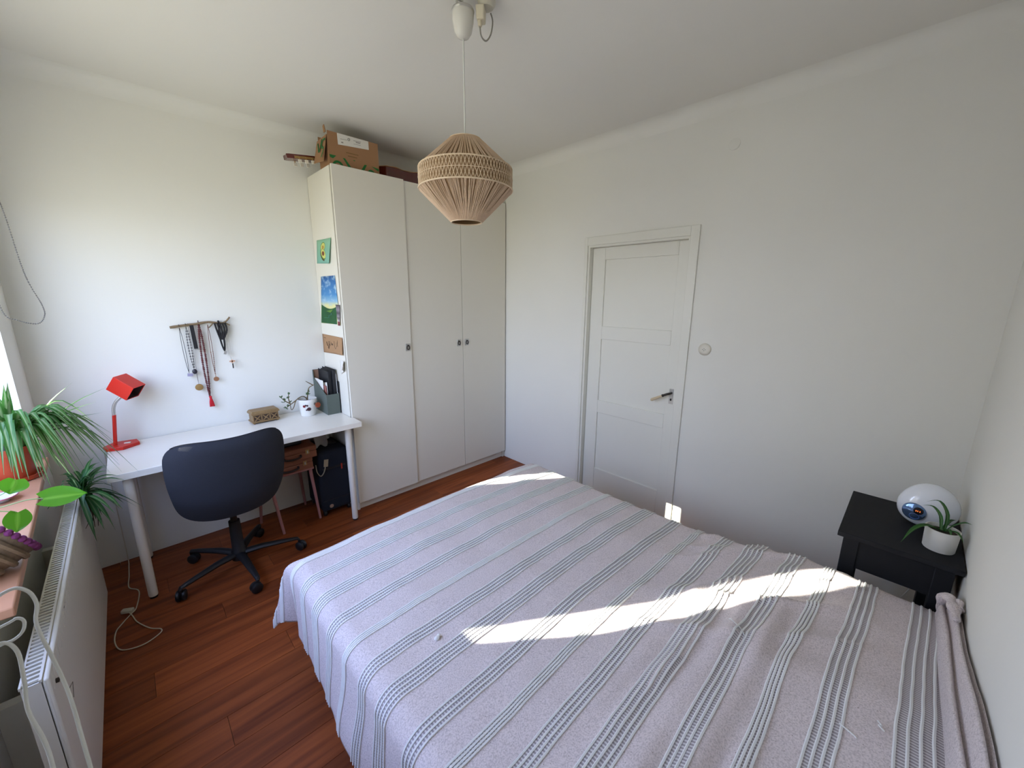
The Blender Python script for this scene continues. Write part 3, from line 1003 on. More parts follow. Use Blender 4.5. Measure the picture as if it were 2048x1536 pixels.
for s in (-1, 1):
    g.obox(q(s * w, 0, 0), (tk, 2 * w + tk, 2 * d), RL); g.obox(q(0, s * w, 0), (2 * w - tk, tk, 2 * d), RL)
g.obox(q(0, 0, -d + tk / 2), (2 * w - tk, 2 * w - tk, tk), RL)
shd = g.build('shade', m_red, rl, bevel=0.001)
g = G(); g.obox(q(0, 0, -d + 0.006), (2 * w - 0.008, 2 * w - 0.008, 0.002), RL)
for s in (-1, 1):
    g.obox(q(s * (w - 0.003), 0, 0.003), (0.0012, 2 * w - 0.008, 2 * d - 0.012), RL); g.obox(q(0, s * (w - 0.003), 0.003), (2 * w - 0.008, 0.0012, 2 * d - 0.012), RL)
g.build('shade_lining', m_red_dark, shd, smooth=0)
g = G(); g.lathe([(0.012, 0), (0.02, 0.03), (0.026, 0.05), (0.018, 0.066), (0, 0.07)], q(0, 0, -d + 0.008), 16, RL); g.build('bulb', M('bulb_glass', (210, 206, 196), 0.2), shd)
g = G(); g.obox((-1.122, 0.310, 1.040), (0.030, 0.03, 0.032), RL); g.build('swivel', m_red, rl, bevel=0.004)

# ---- trinket box
tb = thing('trinket_box', (-0.465, 0.325, DKZ), 'small carved brass coloured trinket box on the desk by the wall', 'box')
RB = rot('Z', 3)
m_tb = M('carved_brass', (150, 122, 84), 0.5, 0.35, noise=(90, 0.25), bump=(160, 0.4)); m_tbd = M('carved_recess', (70, 50, 34), 0.7)
c0 = Vector((-0.465, 0.325, DKZ))
g = G(); g.obox(c0 + Vector((0, 0, 0.038)), (0.155, 0.088, 0.056), RB); bd = g.build('box_body', m_tb, tb, bevel=0.002)
g = G(); g.obox(c0 + Vector((0, 0, 0.014)), (0.166, 0.098, 0.010), RB); g.build('base_rim', m_tb, tb, bevel=0.002)
g = G(); g.obox(c0 + Vector((0, 0, 0.071)), (0.170, 0.100, 0.009), RB); g.obox(c0 + Vector((0, 0, 0.081)), (0.170, 0.100, 0.012), RB, 0, 0.9); g.build('lid', m_tb, tb, bevel=0.0015)
for k in range(3):
    cc = c0 + RB @ Vector((-0.05 + 0.05 * k, -0.0445, 0.038))
    g = G(); g.obox(cc, (0.042, 0.0015, 0.042), RB); pn = g.build('carved_panel', m_tbd, bd)
    g = G()
    for a in (45, -45):
        g.obox(cc + RB @ Vector((0, -0.0015, 0)), (0.05, 0.002, 0.0065), RB @ rot('Y', a))
    g.ball(cc + RB @ Vector((0, -0.002, 0)), 0.006, None, 8, 6)
    g.build('carving', m_tb, pn)
for sx_ in (-1, 1):
    for sy_ in (-1, 1):
        g = G(); g.ball(c0 + RB @ Vector((sx_ * 0.07, sy_ * 0.038, 0.0055)), (0.007, 0.007, 0.0055), None, 10, 6); g.build('foot', m_gold, tb)

# ---- flower pot with a small jade plant
pc = Vector((-0.197, 0.275, DKZ))
jp = thing('potted_jade_plant', pc, 'leggy jade plant in a white pot with red flower print on the desk', 'plant')
m_pot = M('glazed_white', (236, 234, 228), 0.3)
g = G(); g.lathe([(0.0, 0.0005), (0.046, 0.0005), (0.048, 0.005), (0.062, 0.095), (0.064, 0.100), (0.063, 0.122), (0.059, 0.122), (0.058, 0.095), (0.0, 0.094)], pc, 32)
pt_ = g.build('pot', m_pot, jp)
g = G(); g.lathe([(0.0, 0.1), (0.057, 0.098)], pc, 20); g.build('soil', m_soil, jp)
m_rp = M('red_glaze_print', (120, 28, 32), 0.4); m_dp = M('dark_glaze_print', (60, 28, 32), 0.4)
def pot_spot(az, h, r, mt):
    rr = 0.048 + (h - 0.005) / 0.09 * 0.014
    d = Vector((cos(az), sin(az), 0))
    g = G(); g.lathe([(0.0, 0.0012), (r * 0.7, 0.001), (r, 0.0002)], pc + d * (rr + 0.0006) + Vector((0, 0, h)), 10, frame_to(d - Vector((0, 0, 0.15))))
    g.build('flower_print', mt, pt_)
base_az = -pi / 2 - 0.35
for a, h, r, mt in ((0.18, 0.055, 0.014, m_dp), (0.22, 0.056, 0.008, m_rp), (-0.32, 0.078, 0.010, m_rp), (-0.15, 0.085, 0.006, m_dp), (0.02, 0.082, 0.007, m_dp), (-0.1, 0.05, 0.006, m_dp), (0.9, 0.088, 0.010, M('grey_glaze', (150, 146, 140), 0.4))):
    pot_spot(base_az + a, h, r, mt)
g = G(); g.lathe([(0, -0.0035), (0.019, -0.0035), (0.02, 0), (0.019, 0.0035), (0, 0.0035)], pc + Vector((0.052, -0.055, 0.075)), 20, frame_to((0.3, -1, 0.1)))
g.build('leather_tag', M('rust_leather', (162, 78, 48), 0.7), jp)
stems = [[(-0.197, 0.275, 0.832), (-0.205, 0.27, 0.865), (-0.235, 0.26, 0.88), (-0.275, 0.25, 0.862), (-0.295, 0.25, 0.815), (-0.312, 0.25, 0.80), (-0.315, 0.25, 0.845)],
         [(-0.275, 0.25, 0.862), (-0.31, 0.25, 0.84), (-0.345, 0.245, 0.82)],
         [(-0.315, 0.25, 0.845), (-0.345, 0.25, 0.87), (-0.365, 0.25, 0.895)],
         [(-0.315, 0.25, 0.845), (-0.322, 0.25, 0.885), (-0.318, 0.25, 0.91)],
         [(-0.195, 0.275, 0.832), (-0.19, 0.278, 0.88), (-0.175, 0.28, 0.93), (-0.145, 0.28, 0.945), (-0.135, 0.285, 0.95)],
         [(-0.145, 0.28, 0.945), (-0.17, 0.285, 0.965), (-0.19, 0.285, 0.98)],
         [(-0.197, 0.275, 0.832), (-0.195, 0.27, 0.87), (-0.185, 0.268, 0.895)]]
for s in stems:
    pts = bez(s, 18)
    g = G(); g.tube(pts, [0.0042 - 0.0022 * i / len(pts) for i in range(len(pts))], 7); g.build('branch', m_stem, jp)
def leaf_blob(c, d, L, wd_):
    R = frame_to(d)
    g = G(); g.ball(Vector(c) + R @ Vector((0, 0, L / 2)), (wd_ / 2, wd_ * 0.22, L / 2), R, 8, 6)
    return g
random.seed(3)
spots = [(-0.345, 0.245, 0.82), (-0.335, 0.245, 0.83), (-0.365, 0.25, 0.895), (-0.352, 0.25, 0.878), (-0.318, 0.25, 0.91), (-0.322, 0.25, 0.885), (-0.315, 0.25, 0.855), (-0.185, 0.268, 0.895), (-0.19, 0.268, 0.885), (-0.19, 0.278, 0.882), (-0.182, 0.278, 0.905), (-0.355, 0.25, 0.86)]
for s in spots:
    for k in range(3):
        d = Vector((random.uniform(-1, 1), random.uniform(-0.6, 0.6), random.uniform(-0.2, 1)))
        leaf_blob(s, d, random.uniform(0.014, 0.02), 0.011).build('leaf', m_succ, jp)

# ---- magazine file with its contents
mf = thing('magazine_file', (-0.055, 0.29, DKZ), 'grey green cardboard magazine file standing against the wardrobe', 'file box')
fx0_, fx1_, fy0, fy1 = -0.100, -0.010, 0.165, 0.412
g = G(); t = 0.003; z0 = DKZ + 0.0005
side = [(fy0, 0.0), (fy1, 0.0), (fy1, 0.300), (fy1 - 0.03, 0.300), (fy0 + 0.055, 0.15), (fy0, 0.15)]
side = [(fy0, 0.0), (fy1, 0.0), (fy1, 0.300), (fy1 - 0.012, 0.300), (fy1 - 0.02, 0.235), (fy0 + 0.012, 0.15), (fy0, 0.148)]
for x in (fx0_, fx1_ - t):
    g.prism(side, (x, 0, z0), (0, 1, 0), (0, 0, 1), (1, 0, 0), t)
g.box(fx0_ + t, fx1_ - t, fy0, fy0 + t, z0, z0 + 0.148); g.box(fx0_ + t, fx1_ - t, fy1 - t, fy1, z0, z0 + 0.300); g.box(fx0_ + t, fx1_ - t, fy0 + t, fy1 - t, z0, z0 + t)
g.build('file_box', m_filebox, mf)
g = G(); g.box(fx0_ + 0.004, fx1_ - 0.004, fy1 - 0.0045, fy1 - 0.0035, z0 + 0.01, z0 + 0.298); g.build('kraft_lining', M('kraft_lining', (150, 116, 94), 0.9), mf)
def binder(x0, x1, y0, y1, h, mat, name, label, cat, lean=0.0, paper=True):
    t = thing(name, ((x0 + x1) / 2, (y0 + y1) / 2, z0 + 0.004), label, cat)
    zb = z0 + 0.0045
    def sh(P): return P
    g = G(); c = 0.0025
    g.box(x0, x0 + c, y0, y1, zb, zb + h); g.box(x1 - c, x1, y0, y1, zb, zb + h); g.box(x0 + c, x1 - c, y0, y0 + c, zb, zb + h)
    g.build('cover', mat, t, bevel=0.0008)
    g = G(); g.box(x0 + c + 0.0006, x1 - c - 0.0006, y0 + c + 0.001, y1 - 0.006, zb + 0.004, zb + h - 0.010); g.build('pages', m_paper, t)
    return t
m_blk = M('black_cover', (20, 21, 25), 0.55)
binder(-0.062, -0.040, 0.205, 0.400, 0.305, m_blk, 'notebook', 'black notebook in the file box, left of the taller black one', 'book')
binder(-0.037, -0.016, 0.185, 0.385, 0.318, m_blk, 'notebook', 'tallest black notebook in the file box, nearest the wardrobe', 'book')
g = G(); g.box(-0.0145, -0.0135, 0.18, 0.36, z0 + 0.006, z0 + 0.29); tag(g.build('paper_sheet', m_paper), 'white sheet standing in the file box right of the black notebooks', 'paper')
g = G(); g.box(-0.083, -0.077, 0.215, 0.36, z0 + 0.006, z0 + 0.205); tag(g.build('notebook', M('pink_cover', (170, 110, 100), 0.6), bevel=0.001), 'small pinkish notebook in the front of the file box', 'book')
for k, (x, y0, y1, h, rr) in enumerate(((-0.070, 0.21, 0.39, 0.225, 4), (-0.094, 0.24, 0.40, 0.235, -5))):
    rows = [[Vector((x + 0.0022 * sin(9 * a + k * 2) + (b * 0.004 if k else -b * 0.002), y0 + (y1 - y0) * a, z0 + 0.006 + h * b - 0.03 * a * (0 if k else 1) * b)) for b in [j / 6 for j in range(7)]] for a in [i / 8 for i in range(9)]]
    g = G(); g.grid(rows); tag(g.build('loose_paper', m_paper, thick=0.0006), ('crumpled white paper in the middle of the file box', 'bent white paper at the left edge of the file box')[k], 'paper')
g = G(); g.box(-0.0085, -0.004, 0.165, 0.40, z0, z0 + 0.235); tag(g.build('folder', m_blk, bevel=0.0008), 'thin black folder between the file box and the wardrobe', 'folder')

# ================================================================== things under the desk
st = thing('stool', (-0.40, 0.23, 0), 'low stool with thin pink legs under the desk', 'stool')
g = G(); g.box(-0.555, -0.255, 0.085, 0.395, 0.395, 0.412); g.build('stool_seat', m_pink, st, bevel=0.004)
for (tx, ty, bx_, by_) in ((-0.53, 0.10, -0.49, 0.065), (-0.275, 0.105, -0.244, 0.103), (-0.53, 0.37, -0.57, 0.316), (-0.28, 0.37, -0.26, 0.38)):
    g = G(); g.tube([(tx, ty, 0.395), (bx_, by_, 0.001)], [0.012, 0.0085], 12); g.build('leg', m_pink, st)
def little_case(x0, x1, y0, y1, z0, z1, label):
    t = thing('suitcase', ((x0 + x1) / 2, (y0 + y1) / 2, z0), label, 'suitcase')
    zm = z0 + (z1 - z0) * 0.6
    g = G(); g.box(x0, x1, y0, y1, z0, zm); g.build('case_bottom', m_case, t, bevel=0.006)
    g = G(); g.box(x0, x1, y0, y1, zm + 0.001, z1); g.build('case_lid', m_case, t, bevel=0.006)
    cx = (x0 + x1) / 2
    g = G(); g.tube(bez([(cx - 0.05, y0 - 0.003, zm - 0.012), (cx - 0.045, y0 - 0.018, zm - 0.02), (cx, y0 - 0.022, zm - 0.026), (cx + 0.045, y0 - 0.018, zm - 0.02), (cx + 0.05, y0 - 0.003, zm - 0.012)], 20), 0.007, 8); g.build('handle', M('dark_leather', (40, 26, 22), 0.6), t)
    for s in (-1, 1):
        g = G(); g.box(cx + s * 0.095 - 0.012, cx + s * 0.095 + 0.012, y0 - 0.003, y0, zm - 0.016, zm + 0.016); k = g.build('latch', m_gold, t, bevel=0.001)
        g = G(); g.obox((cx + s * 0.095, y0 - 0.0045, zm), (0.008, 0.003, 0.018)); g.build('hasp', m_chrome, k)
    return t
little_case(-0.555, -0.262, 0.07, 0.33, 0.4125, 0.492, 'little brown suitcase on the pink stool, lower of the two')
little_case(-0.545, -0.235, 0.055, 0.33, 0.4925, 0.575, 'little brown suitcase on top of the other, just under the desk')
g = G(); g.obox((-0.41, 0.22, 0.5755 + 0.022), (0.22, 0.17, 0.043)); tag(g.build('pouch', m_black, bevel=0.012), 'black pouch squeezed between the brown suitcases and the desk', 'pouch')

# trolley case
ts = thing('trolley_case', (-0.115, 0.22, 0), 'dark navy trolley suitcase standing beside the wardrobe under the desk', 'suitcase')
g = G(); g.box(-0.225, -0.012, 0.085, 0.385, 0.035, 0.50)
tcase = g.build('case_body', m_navy, ts, bevel=0.022)
for x in (-0.205, -0.035):
    for y in (0.11, 0.36):
        g = G(); g.lathe([(0.0, -0.009), (0.018, -0.009), (0.02, 0), (0.018, 0.009), (0, 0.009)], (x, y, 0.0205), 14, frame_to((1, 0, 0)))
        g.build('wheel', m_black, ts)
g = G(); g.box(-0.20, -0.04, 0.0835, 0.086, 0.36, 0.375); g.box(-0.215, -0.02, 0.0838, 0.086, 0.12, 0.124); g.build('zip', m_black, ts)
g = G(); g.box(-0.074, -0.064, 0.079, 0.085, 0.34, 0.382); g.build('red_tab', M('red_tab', (170, 44, 30), 0.6), ts, bevel=0.001)
g = G(); g.lathe([(0, 0), (0.013, 0), (0.0145, 0.003), (0.012, 0.006), (0, 0.006)], (-0.165, 0.0845, 0.075), 18, frame_to((0, -1, 0))); g.build('rivet', M('tan_badge', (150, 120, 100), 0.6), ts)
g = G(); g.box(-0.12, -0.05, 0.20, 0.26, 0.5005, 0.512); g.build('carry_handle', m_black, ts, bevel=0.004)
m_tan = M('tan_leather', (158, 140, 112), 0.7)
lt_ = thing('luggage_tag', (-0.19, 0.07, 0.34), 'tan luggage tag on a strap hanging at the navy trolley case', 'luggage tag')
g = G(); g.tube(bez([(-0.245, 0.076, 0.42), (-0.243, 0.070, 0.37), (-0.225, 0.066, 0.335), (-0.205, 0.068, 0.345), (-0.19, 0.070, 0.375), (-0.185, 0.072, 0.395)], 24), 0.0075, 8, flat=0.35); g.build('strap', m_tan, lt_)
g = G(); g.obox((-0.178, 0.072, 0.417), (0.03, 0.004, 0.054), rot('Y', 8)); g.build('tag_plate', m_tan, lt_, bevel=0.0015)
# pale bag squeezed behind the suitcases
rows = []
for i in range(9):
    a = i / 8
    rows.append([Vector((-0.215 + 0.085 * b + 0.006 * sin(7 * a), 0.16 + 0.02 * sin(pi * b) * (1 - a) - 0.01 * a, 0.515 + 0.13 * a - 0.01 * sin(b * 9))) for b in [j / 8 for j in range(9)]])
g = G(); g.grid(rows); tag(g.build('paper_bag', M('pale_bag', (150, 146, 138), 0.8), thick=0.004), 'pale grey bag standing on the trolley case behind the brown suitcases', 'bag')

# ================================================================== office chair
ch = thing('office_chair', (-0.77, -0.11, 0), 'charcoal fabric office chair on black five-star base pushed to the desk', 'chair')
cc = Vector((-0.77, -0.11, 0))
g = G(); g.lathe([(0.0, 0.055), (0.038, 0.055), (0.042, 0.075), (0.036, 0.118), (0.031, 0.125), (0.028, 0.30), (0.0, 0.30)], cc, 24); g.build('column', m_black, ch)
g = G(); g.lathe([(0.017, 0.29), (0.017, 0.42)], cc, 18, cap0=True, cap1=True); g.build('gas_lift', m_dark_metal, ch)
for k in range(5):
    a = math.radians(59 + 72 * k)
    d = Vector((cos(a), sin(a), 0)); n_ = Vector((-sin(a), cos(a), 0))
    g = G()
    P = [cc + d * 0.02 + Vector((0, 0, 0.088)), cc + d * 0.12 + Vector((0, 0, 0.092)), cc + d * 0.25 + Vector((0, 0, 0.084)), cc + d * 0.305 + Vector((0, 0, 0.078)), cc + d * 0.312 + Vector((0, 0, 0.066))]
    g.tube(P, [0.024, 0.021, 0.016, 0.013, 0.010], 10, flat=0.75)
    leg = g.build('base_arm', m_black, ch)
    wc = cc + d * 0.312 + Vector((0, 0, 0.029))
    ang = a + 1.1 + 0.7 * k
    wd2 = Vector((cos(ang), sin(ang), 0))
    wc = wc + Vector((-sin(ang), cos(ang), 0)) * 0.012
    g = G()
    g.tube([cc + d * 0.312 + Vector((0, 0, 0.068)), cc + d * 0.312 + Vector((0, 0, 0.045))], 0.007, 8)
    for s in (-1, 1):
        g.lathe([(0.0, -0.010), (0.022, -0.010), (0.0285, -0.005), (0.0285, 0.005), (0.022, 0.010), (0, 0.010)], wc + wd2 * s * 0.0125, 18, frame_to(wd2))
    g.obox(wc + Vector((0, 0, 0.008)), (0.03, 0.012, 0.03), frame_to(wd2, (0, 0, 1)))
    g.build('caster', m_black, leg)
g = G(); g.obox((-0.77, -0.10, 0.425), (0.20, 0.24, 0.03)); g.tube([(-0.77, -0.10, 0.425), (-0.95, -0.05, 0.425), (-0.985, -0.05, 0.42)], 0.006, 8); g.build('mechanism', m_black, ch, bevel=0.006)
# seat pad
rows_t = []; 
def seat_pt(s, t, top):
    # s -1..1 across, t -1..1 front-back, squircle
    ang = atan2(t, s); rr = max(abs(s), abs(t))
    ex = 0.6
    cx_ = math.copysign(abs(cos(ang)) ** ex, cos(ang)); cy2 = math.copysign(abs(sin(ang)) ** ex, sin(ang))
    x = -0.77 + 0.200 * rr * cx_; y = -0.085 + 0.225 * rr * cy2
    edge = (1 - rr ** 6)
    z = 0.47 + (0.035 if top else -0.032) * edge
    return Vector((x, y, z))
for top in (True, False):
    pass
g = G()
for top in (True, False):
    n = 14
    g.grid([[seat_pt(-1 + 2 * i / n, -1 + 2 * j / n, top) for j in range(n + 1)] for i in range(n + 1)])
g.build('seat', m_fabric_dark, ch, smooth=70)
# back shell, wrapping forward at the sides
def back_pt(s, t, off):
    # s -1..1 across, t 0 bottom .. 1 top; rounded-rectangle outline
    q_ = 2 * t - 1
    rr = max(abs(s), abs(q_))
    if rr > 1e-6:
        ee = 5 if q_ > 0 else 7
        k_ = (abs(s / rr) ** ee + abs(q_ / rr) ** ee) ** (1 / ee)
        s, q_ = s / k_, q_ / k_
    t = (q_ + 1) / 2
    hw = 0.262 * (0.91 + 0.09 * sm(t / 0.6)) * (1 - 0.03 * sm((t - 0.80) / 0.2))
    x = s * hw
    sag = 0.026 * (1 - abs(s) ** 2) * sm((t - 0.72) / 0.28)
    low = 0.018 * (abs(s) ** 2.2) * (1 - sm(t / 0.35))
    z = 0.420 + 0.485 * t - sag + low
    y = -0.345 - 0.045 * sm(t) + 0.115 * (abs(s) ** 2.3) * (0.6 + 0.4 * (1 - t)) + 0.035 * (1 - sm(t / 0.3))
    return Vector((-0.77 + x, y + off, z))
ns, ntt = 26, 22
def ring(off):
    return [[back_pt(-1 + 2 * i / ns, j / ntt, off * (1 - max(abs(-1 + 2 * i / ns), abs(2 * j / ntt - 1)) ** 8)) for j in range(ntt + 1)] for i in range(ns + 1)]
g = G(); g.grid(ring(-0.022)); g.grid(ring(0.026))
g.build('backrest', m_fabric_dark, ch, smooth=80)
g = G(); g.tube([back_pt(-1 + 2 * i / 40, 1.0, 0) for i in range(41)], 0.0022, 6); g.build('piping', M('dark_piping', (26, 28, 34), 0.9), ch)

# ================================================================== bed and bedspread
XL, XR, YF, RR = -0.715, 0.805, -1.0, 0.06
bed = thing('bed', (0.045, -1.97, 0), 'double bed hidden under the oatmeal bedspread', 'bed')
g = G(); g.box(XL + 0.03, XR - 0.03, -2.93, YF - 0.03, 0.25, 0.47); g.build('mattress', M('mattress_ticking', (220, 218, 212), 0.9), bed, bevel=0.03)
g = G(); g.box(XL + 0.035, XR - 0.035, -2.94, YF - 0.035, 0.14, 0.249); g.build('bed_frame', M('bed_wood', (150, 120, 90), 0.6), bed, bevel=0.004)
for x in (XL + 0.08, XR - 0.08):
    for y in (-2.88, YF - 0.09):
        g = G(); g.box(x - 0.025, x + 0.025, y - 0.025, y + 0.025, 0, 0.139); g.build('leg', M('bed_leg', (120, 92, 66), 0.6), bed)


def edge(a):
    if a <= 0:
        return 0.0, 0.0
    th = a / RR
    if th < pi / 2:
        return RR * sin(th), RR * (1 - cos(th))
    rest = a - RR * pi / 2
    return RR + 0.05 * rest, RR + rest


def ztop(x, y):
    z = 0.503
    hb = sm((-2.12 - y) / 0.45)
    z += 0.075 * hb * (0.85 + 0.15 * sin(4 * x + 1))
    z += 0.03 * sm((-2.60 - y) / 0.3) * sm((0.5 - x) / 0.5)
    z -= 0.016 * max(0, abs((x - 0.045) / 0.76)) ** 4
    z += 0.008 * nz(x * 2.2, y * 2.2, 1.3) + 0.004 * nz(x * 6 + 3, y * 7, 4.1) + 0.0016 * nz(x * 17, y * 15, 2.2)
    # creases where the cover drops off the pillow
    k = sm((-2.05 - y) / 0.2) * (1 - sm((-2.62 - y) / 0.25)) * sm((x + 0.15) / 0.35)
    q_ = (x * 0.80 + y * 0.55)
    ridge = 1 - abs(nz(q_ * 9.0, (x * 0.55 - y * 0.8) * 2.0, 7.7)) * 2.2
    z += 0.020 * k * max(0, ridge) ** 2
    k2 = sm((-2.26 - y) / 0.08) * (1 - sm((-2.56 - y) / 0.10)) * sm((x + 0.60) / 0.3) * (1 - sm((x - 0.25) / 0.3))
    z += 0.011 * k2 * sin(2 * pi * (y + 0.03 * x + 0.012 * nz(x * 3, y * 2, 6.6)) / 0.085) * (0.6 + 0.8 * nz(x * 4, y * 6, 3.9))
    z += 0.006 * nz(x * 4.5 + 9, y * 3.0, 12.3)
    return z


def S(u, v):
    a = max(0.0, (XL + RR) - u); c = max(0.0, u - (XR - RR)); b = max(0.0, v - (YF - RR))
    oa, da = edge(a); ob, db = edge(b); oc, dc = edge(c)
    x = min(max(u, XL + RR), XR - RR) - oa + oc
    y = min(v, YF - RR) + ob
    dn = (da ** 3 + db ** 3 + dc ** 3) ** (1 / 3)
    z = ztop(min(max(u, XL + 0.03), XR - 0.03), min(v, YF - 0.02)) - dn
    mn = min(a, b)
    if mn > 0:
        x -= 0.14 * mn; y += 0.26 * mn
    if da > RR:
        f = sm((da - RR) / 0.26)
        fold = 0.016 * sin(v * 7.3 + 0.8 + 0.6 * sin(v * 3.1)) + 0.012 * nz(v * 4.5, da * 2.0, 9.1) + 0.004 * nz(v * 12, da * 9, 5.2)
        near = sm((-1.35 - v) / 0.3)
        x -= f * (fold * (0.5 + 0.9 * near) + 0.006)
        x += 0.040 * f * math.exp(-((v + 1.045) / 0.035) ** 2)
        y += f * 0.010 * nz(v * 5.0, da * 3, 3.3)
        z += 0.010 * f * nz(v * 3.0, 0.3, 8.8)
    if db > RR:
        f = sm((db - RR) / 0.25)
        y += f * 0.014 * sin(u * 8 + 1.2)
    return Vector((x, y, z))


UMIN, UMAX, VMIN, VMAX = XL + RR - 0.340, XR - RR + 0.36, -2.905, YF - RR + 0.265


def lerp_list(a, b, n):
    return [a + (b - a) * i / n for i in range(n + 1)]


sp = thing('bedspread', (0.045, -1.97, 0.10), 'oatmeal woven bedspread with white corded stripes draped over the bed', 'bedspread')
us = lerp_list(UMIN, UMAX, 200); vs_ = lerp_list(VMIN, VMAX, 190)
g = G(); g.grid([[S(u, v) for v in vs_] for u in us])
g.build('cover', m_cloth, sp, smooth=180, thick=0.003)


def Sn(u, v):
    e_ = 0.004
    p = S(u, v)
    n = (S(u + e_, v) - p).cross(S(u, v + e_) - p).normalized()
    return p, n


groups = [(-0.80, 4, 0.0135), (-0.93, 5, 0.0125), (-1.068, 4, 0.0072), (-1.20, 4, 0.0125), (-1.338, 5, 0.0125), (-1.475, 4, 0.0130), (-1.608, 4, 0.0075),
          (-1.735, 4, 0.0135), (-1.853, 5, 0.0135), (-1.998, 4, 0.0140), (-2.115, 4, 0.0085), (-2.233, 4, 0.0145), (-2.358, 5, 0.0150), (-2.490, 4, 0.0155),
          (-2.598, 4, 0.0090), (-2.712, 4, 0.0165), (-2.868, 5, 0.0205)]
NU = 230
uu = lerp_list(UMIN + 0.001, UMAX - 0.02, NU)
for gi, (vc, nc, sp_) in enumerate(groups):
    def vline(u, d, gi=gi, vc=vc):
        return vc + d - 0.028 * max(0.0, (u - 0.1) / 0.7) + 0.005 * nz(u * 3.0, gi * 3.7, 1.1) + 0.0015 * nz(u * 14.0, gi * 3.7, 5.1)
    dense = sp_ < 0.010
    half = (nc - 1) / 2 * sp_
    g = G()
    rows = []; uvr = []
    for u in uu:
        r = []; uvs = []
        for j in range(4):
            d = -half + 2 * half * j / 3
            p, n = Sn(u, vline(u, d))
            r.append(p + n * 0.0024); uvs.append((u, j / 3))
        rows.append(r); uvr.append(uvs)
    g.grid(rows, 1, uvr)
    for k in range(nc):
        d = -half + k * sp_
        pts = []
        for u in uu:
            p, n = Sn(u, vline(u, d))
            pts.append(p + n * 0.0032)
        g.tube(pts, 0.0034 if not dense else 0.0033, 5, 0)
    g.build('corded_stripe', [m_cloth_cord, m_ladder], sp, smooth=60)

# head end of the cover, pushed into long folds against the wall
def head_profile(t, x):
    zs = ztop(x, -2.895)
    a = 0.25 + 0.75 * sm(t * 1.4)
    lift = 0.02 + 0.075 * a
    w = 0.004 * sin(9 * x)
    return [(-2.890, zs + 0.004), (-2.899, zs - 0.006), (-2.904, zs - 0.016), (-2.906, zs + 0.012 + 0.3 * lift), (-2.912 + w, zs + 0.022 + 0.55 * lift), (-2.921 + w, zs + 0.020 + 0.62 * lift),
            (-2.926 + w, zs + 0.004 + 0.45 * lift), (-2.928 + w * 0.5, zs + 0.018 + 0.75 * lift), (-2.934 + w * 0.4, zs + 0.030 + 0.98 * lift), (-2.942, zs + 0.030 + lift),
            (-2.947, zs + 0.010 + 0.8 * lift), (-2.950, zs + 0.022 + 1.12 * lift), (-2.954, zs + 0.012 + 1.12 * lift), (-2.9545, zs - 0.08)]
rows = []
for i in range(61):
    t = i / 60
    x = 0.745 - 1.25 * t
    pr = head_profile(t, x)
    rows.append([Vector((x, y, z)) for y, z in pr])
g = G(); g.grid(rows); g.build('gathered_edge', m_cloth, sp, smooth=180, subd=1)
g = G()
kp = bez([(0.79, -2.925, 0.53), (0.770, -2.915, 0.590), (0.745, -2.918, 0.632), (0.71, -2.926, 0.640), (0.66, -2.932, 0.640), (0.60, -2.934, 0.642)], 30)
g.tube(kp, [(0.0145 + 0.003 * sin(i * 0.9)) * min(1.0, 0.35 + i / 6, 0.35 + (len(kp) - i) / 9) for i in range(len(kp))], 14, flat=0.8)
kp = bez([(0.775, -2.940, 0.55), (0.750, -2.940, 0.615), (0.715, -2.943, 0.642), (0.67, -2.944, 0.640)], 18)
g.tube(kp, [0.009 + 0.002 * sin(i * 1.1) for i in range(len(kp))], 10)
g.build('twisted_corner', m_cloth, sp, smooth=180)
# loose tufts of white yarn
def tuft(pts, r, name='yarn_end'):
    g = G(); g.tube(bez(pts, 12), r, 6); g.build(name, m_cloth_cord, sp)
p, n = Sn(-0.487, -1.79)
g = G(); g.ball(p + n * 0.006, (0.010, 0.008, 0.006), None, 10, 6); g.ball(p + n * 0.007 + Vector((0.009, 0.004, 0)), (0.007, 0.006, 0.005), None, 8, 6); g.build('fluff', m_cloth_cord, sp)
for (u, v, du, dv) in ((0.20, -2.44, -0.05, -0.05), (0.02, -2.735, -0.02, -0.03), (0.06, -2.81, 0.02, 0.015)):
    P = []
    for k in range(4):
        p, n = Sn(u + du * k / 3, v + dv * k / 3 + 0.006 * sin(k * 2))
        P.append(p + n * (0.005 + 0.004 * (k % 2)))
    tuft(P, 0.0016)

# ================================================================== nightstand corner
ns_ = thing('nightstand', (1.052, -2.787, 0), 'black-brown square nightstand in the corner beside the bed', 'nightstand')
nx0, nx1, ny0, ny1, nzt = 0.818, 1.288, -2.954, -2.620, 0.70
g = G(); g.box(nx0, nx1, ny0, ny1, nzt - 0.02, nzt); g.build('table_top', m_nstand, ns_, bevel=0.002)
for x in (nx0 + 0.022, nx1 - 0.022 - 0.048):
    for y in (ny0 + 0.018, ny1 - 0.018 - 0.048):
        g = G(); g.box(x, x + 0.048, y, y + 0.048, 0, nzt - 0.0205); g.build('leg', m_nstand, ns_, bevel=0.002)
for x in (nx0 + 0.028, nx1 - 0.028 - 0.018):
    g = G(); g.box(x, x + 0.018, ny0 + 0.066, ny1 - 0.066, nzt - 0.145, nzt - 0.0205); g.build('apron', m_nstand, ns_)
for y in (ny0 + 0.024, ny1 - 0.024 - 0.018):
    g = G(); g.box(nx0 + 0.07, nx1 - 0.07, y, y + 0.018, nzt - 0.145, nzt - 0.0205); g.build('apron', m_nstand, ns_)
g = G(); g.box(nx0 + 0.03, nx1 - 0.03, ny0 + 0.03, ny1 - 0.03, 0.18, 0.196); g.build('lower_shelf', m_nstand, ns_)
